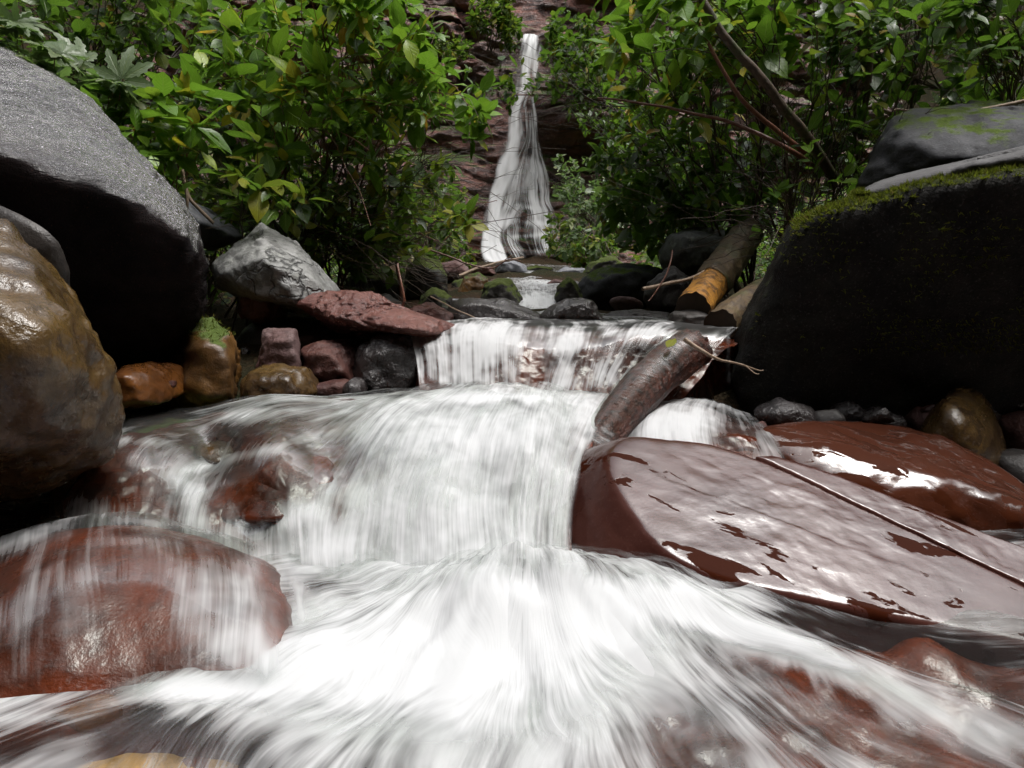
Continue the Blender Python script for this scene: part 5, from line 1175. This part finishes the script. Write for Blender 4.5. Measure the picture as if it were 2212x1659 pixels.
stick('stick', 'fine red twig end before the lower waterfall', [(905, 500, 3.1), (960, 520, 3.1), (1015, 448, 3.1), (1060, 438, 3.1), (1074, 434, 3.1)], 0.003, 0.0014, 'twig_red', 'stick')
stick('stick', 'fallen branch lying on the pebbles before the waterfall', [(990, 596, 5.2), (1030, 580, 5.4), (1080, 566, 5.6), (1130, 556, 5.8)], 0.014, 0.008, 'twig_pale', 'stick')

# fallen leaves
def fallen(label, u, v, Y, size, tint, rot, mat=None):
    V, uv, Fc = LEAF['oval'][3]; me = mesh_np('fallen_leaf', V * size, Fc); lay = me.uv_layers.new(name='leaf'); lay.data.foreach_set('uv', uv[Fc.ravel()].astype(np.float32).ravel())
    attr(me, 'tint', np.full(len(V), tint)); o = tag(link('fallen_leaf', me, LM['autumn'][1]), label, 'leaf'); o.location = W(u, v, Y); o.rotation_euler = rot
fallen('small yellow leaf stuck on the sunken log', 1452, 806, 1.955, 0.035, 0.88, (0.7, 0.1, 0.4))
fallen('yellow green leaf caught where the pale stick leaves the log', 1440, 752, 1.96, 0.06, 0.84, (0.5, 0.2, -0.6))
fallen('pale yellow leaf on the dark mossy log', 1640, 660, 2.5, 0.05, 0.82, (0.3, 0.2, 0.9))

# moss cushions: tiny upright blades
def moss(parent, pts, nrm, n, size, seed, mat, spread):
    rg = np.random.default_rng(seed); P_ = np.asarray(pts); k = rg.integers(0, len(P_), n)
    pos = P_[k] + rg.normal(0, spread, (n, 3)) * np.array((1, 1, 0.3)); d = np.asarray(nrm)[k] + rg.normal(0, 0.5, (n, 3))
    A = frames(pos, d, rg.normal(0, 1, (n, 3)), size * rg.uniform(0.6, 1.5, n)); A[:, :, 0] *= 0.9
    V1 = np.array(((-0.16, 0, 0), (0.16, 0, 0), (0, 1, 0.1))); V = (np.einsum('nij,mj->nmi', A[:, :, :3], V1) + A[:, None, :, 3]).reshape(-1, 3)
    me = mesh_np('moss', V - base_of(parent), np.arange(3 * n).reshape(-1, 3)); attr(me, 'tint', np.repeat(rg.uniform(0, 1, n), 3))
    tag(link('moss', me, mat, parent), kind='stuff')
t_ = NT('moss'); at_ = t_.n.new('ShaderNodeAttribute'); at_.attribute_name = 'tint'
pm = t_.princ(t_.ramp(at_.outputs['Fac'], [(0, (0.030, 0.040, 0.005)), (0.7, (0.075, 0.085, 0.010)), (1, (0.13, 0.095, 0.02))]), 0.8, None, 1.4, 0.2)
tlm = t_.n.new('ShaderNodeBsdfTranslucent'); tlm.inputs[0].default_value = (0.16, 0.2, 0.02, 1)
M['moss'] = t_.done(t_.mixsh(0.3, pm, tlm.outputs[0]))
def surf(o, test):
    me = o.data; n = len(me.vertices); co = np.empty(n * 3, np.float32); me.vertices.foreach_get('co', co); no = np.empty(n * 3, np.float32); me.vertices.foreach_get('normal', no)
    co = co.reshape(-1, 3) + base_of(o); no = no.reshape(-1, 3); u, v, d = proj(co); m = test(u, v, co, no); return co[m], no[m]
nzm = lambda co, f, sd: fbm(co, f, 3, sd)
c_, n_v = surf(mossy, lambda u, v, co, no: (u > 1720) & (u < 2260) & (co[:, 1] < 2.5) & (no[:, 2] > 0.1) & (v > np.interp(u, [1740, 1900, 2000, 2140, 2212], [446, 412, 392, 366, 372]) - 2) & (nzm(co, 8, 5) > -0.55))
if len(c_): moss(mossy, c_, n_v, 15000, 0.014, 4, M['moss'], 0.006)
c_, n_v = surf(mossy, lambda u, v, co, no: (u > 1600) & (co[:, 1] < 2.4) & (no[:, 1] < 0) & (v < 760) & (nzm(co, 7, 9) > 0.05))
if len(c_): moss(mossy, c_, n_v, 9000, 0.012, 6, M['moss'], 0.006)
c_, n_v = surf(shelf, lambda u, v, co, no: (u > 1740) & (u < 2260) & (no[:, 2] > -0.2) & (co[:, 1] < 2.3) & (v > np.interp(u, [1740, 1830, 1900, 2000, 2140, 2212], [440, 420, 408, 398, 366, 372])) & (nzm(co, 8, 5) > -0.5))
if len(c_): moss(shelf, c_, n_v, 9000, 0.014, 7, M['moss'], 0.006)
c_, n_v = surf(ochre, lambda u, v, co, no: (no[:, 2] > 0.5) & (v < 735))
if len(c_): moss(ochre, c_, n_v, 900, 0.012, 5, M['moss'], 0.006)

# low ground cover on the banks: too many leaves to count
rg = np.random.default_rng(77)
def cover(name, n, xr, yr, size, mat, seed, hmax):
    rg = np.random.default_rng(seed)
    x = rg.uniform(xr[0], xr[1], n); y = rg.uniform(yr[0], yr[1], n)
    w = np.interp(y, [-10, 0, 1.5, 2.6, 5, 9, 14, 19], [1.6, 1.4, 1.5, 1.75, 1.9, 1.7, 2.6, 3.0])
    ok = np.abs(x) > w * 0.97; x, y = x[ok], y[ok]; n = len(x)
    z = gz(x, y) + 0.05 + rg.uniform(0, 1, n) ** 2 * hmax
    A = frames(np.stack((x, y, z), 1), rg.normal(0, 1, (n, 3)) * np.array((1, 1, 0.4)) + np.array((0, -0.4, -0.2)), np.tile((0, -0.2, 1.0), (n, 1)) + rg.normal(0, 0.4, (n, 3)), size * rg.uniform(0.5, 1.4, n))
    o = leaf_cloud(A, 'oval', mat, name, None, np.zeros(3), rg)
cover('ground_cover', 5200, (-5.5, -1.6), (2.7, 8), 0.09, LM['dark'][1], 401, 0.5)
cover('ground_cover', 5200, (1.6, 5.5), (2.7, 8), 0.09, LM['dark'][1], 402, 0.5)
cover('ground_cover', 9000, (-9, 9), (7, 16), 0.17, LM['autumn'][1], 403, 0.7)
cover('leaf_litter', 2600, (-4, 4), (2.4, 6), 0.07, LM['autumn'][1], 404, 0.03)
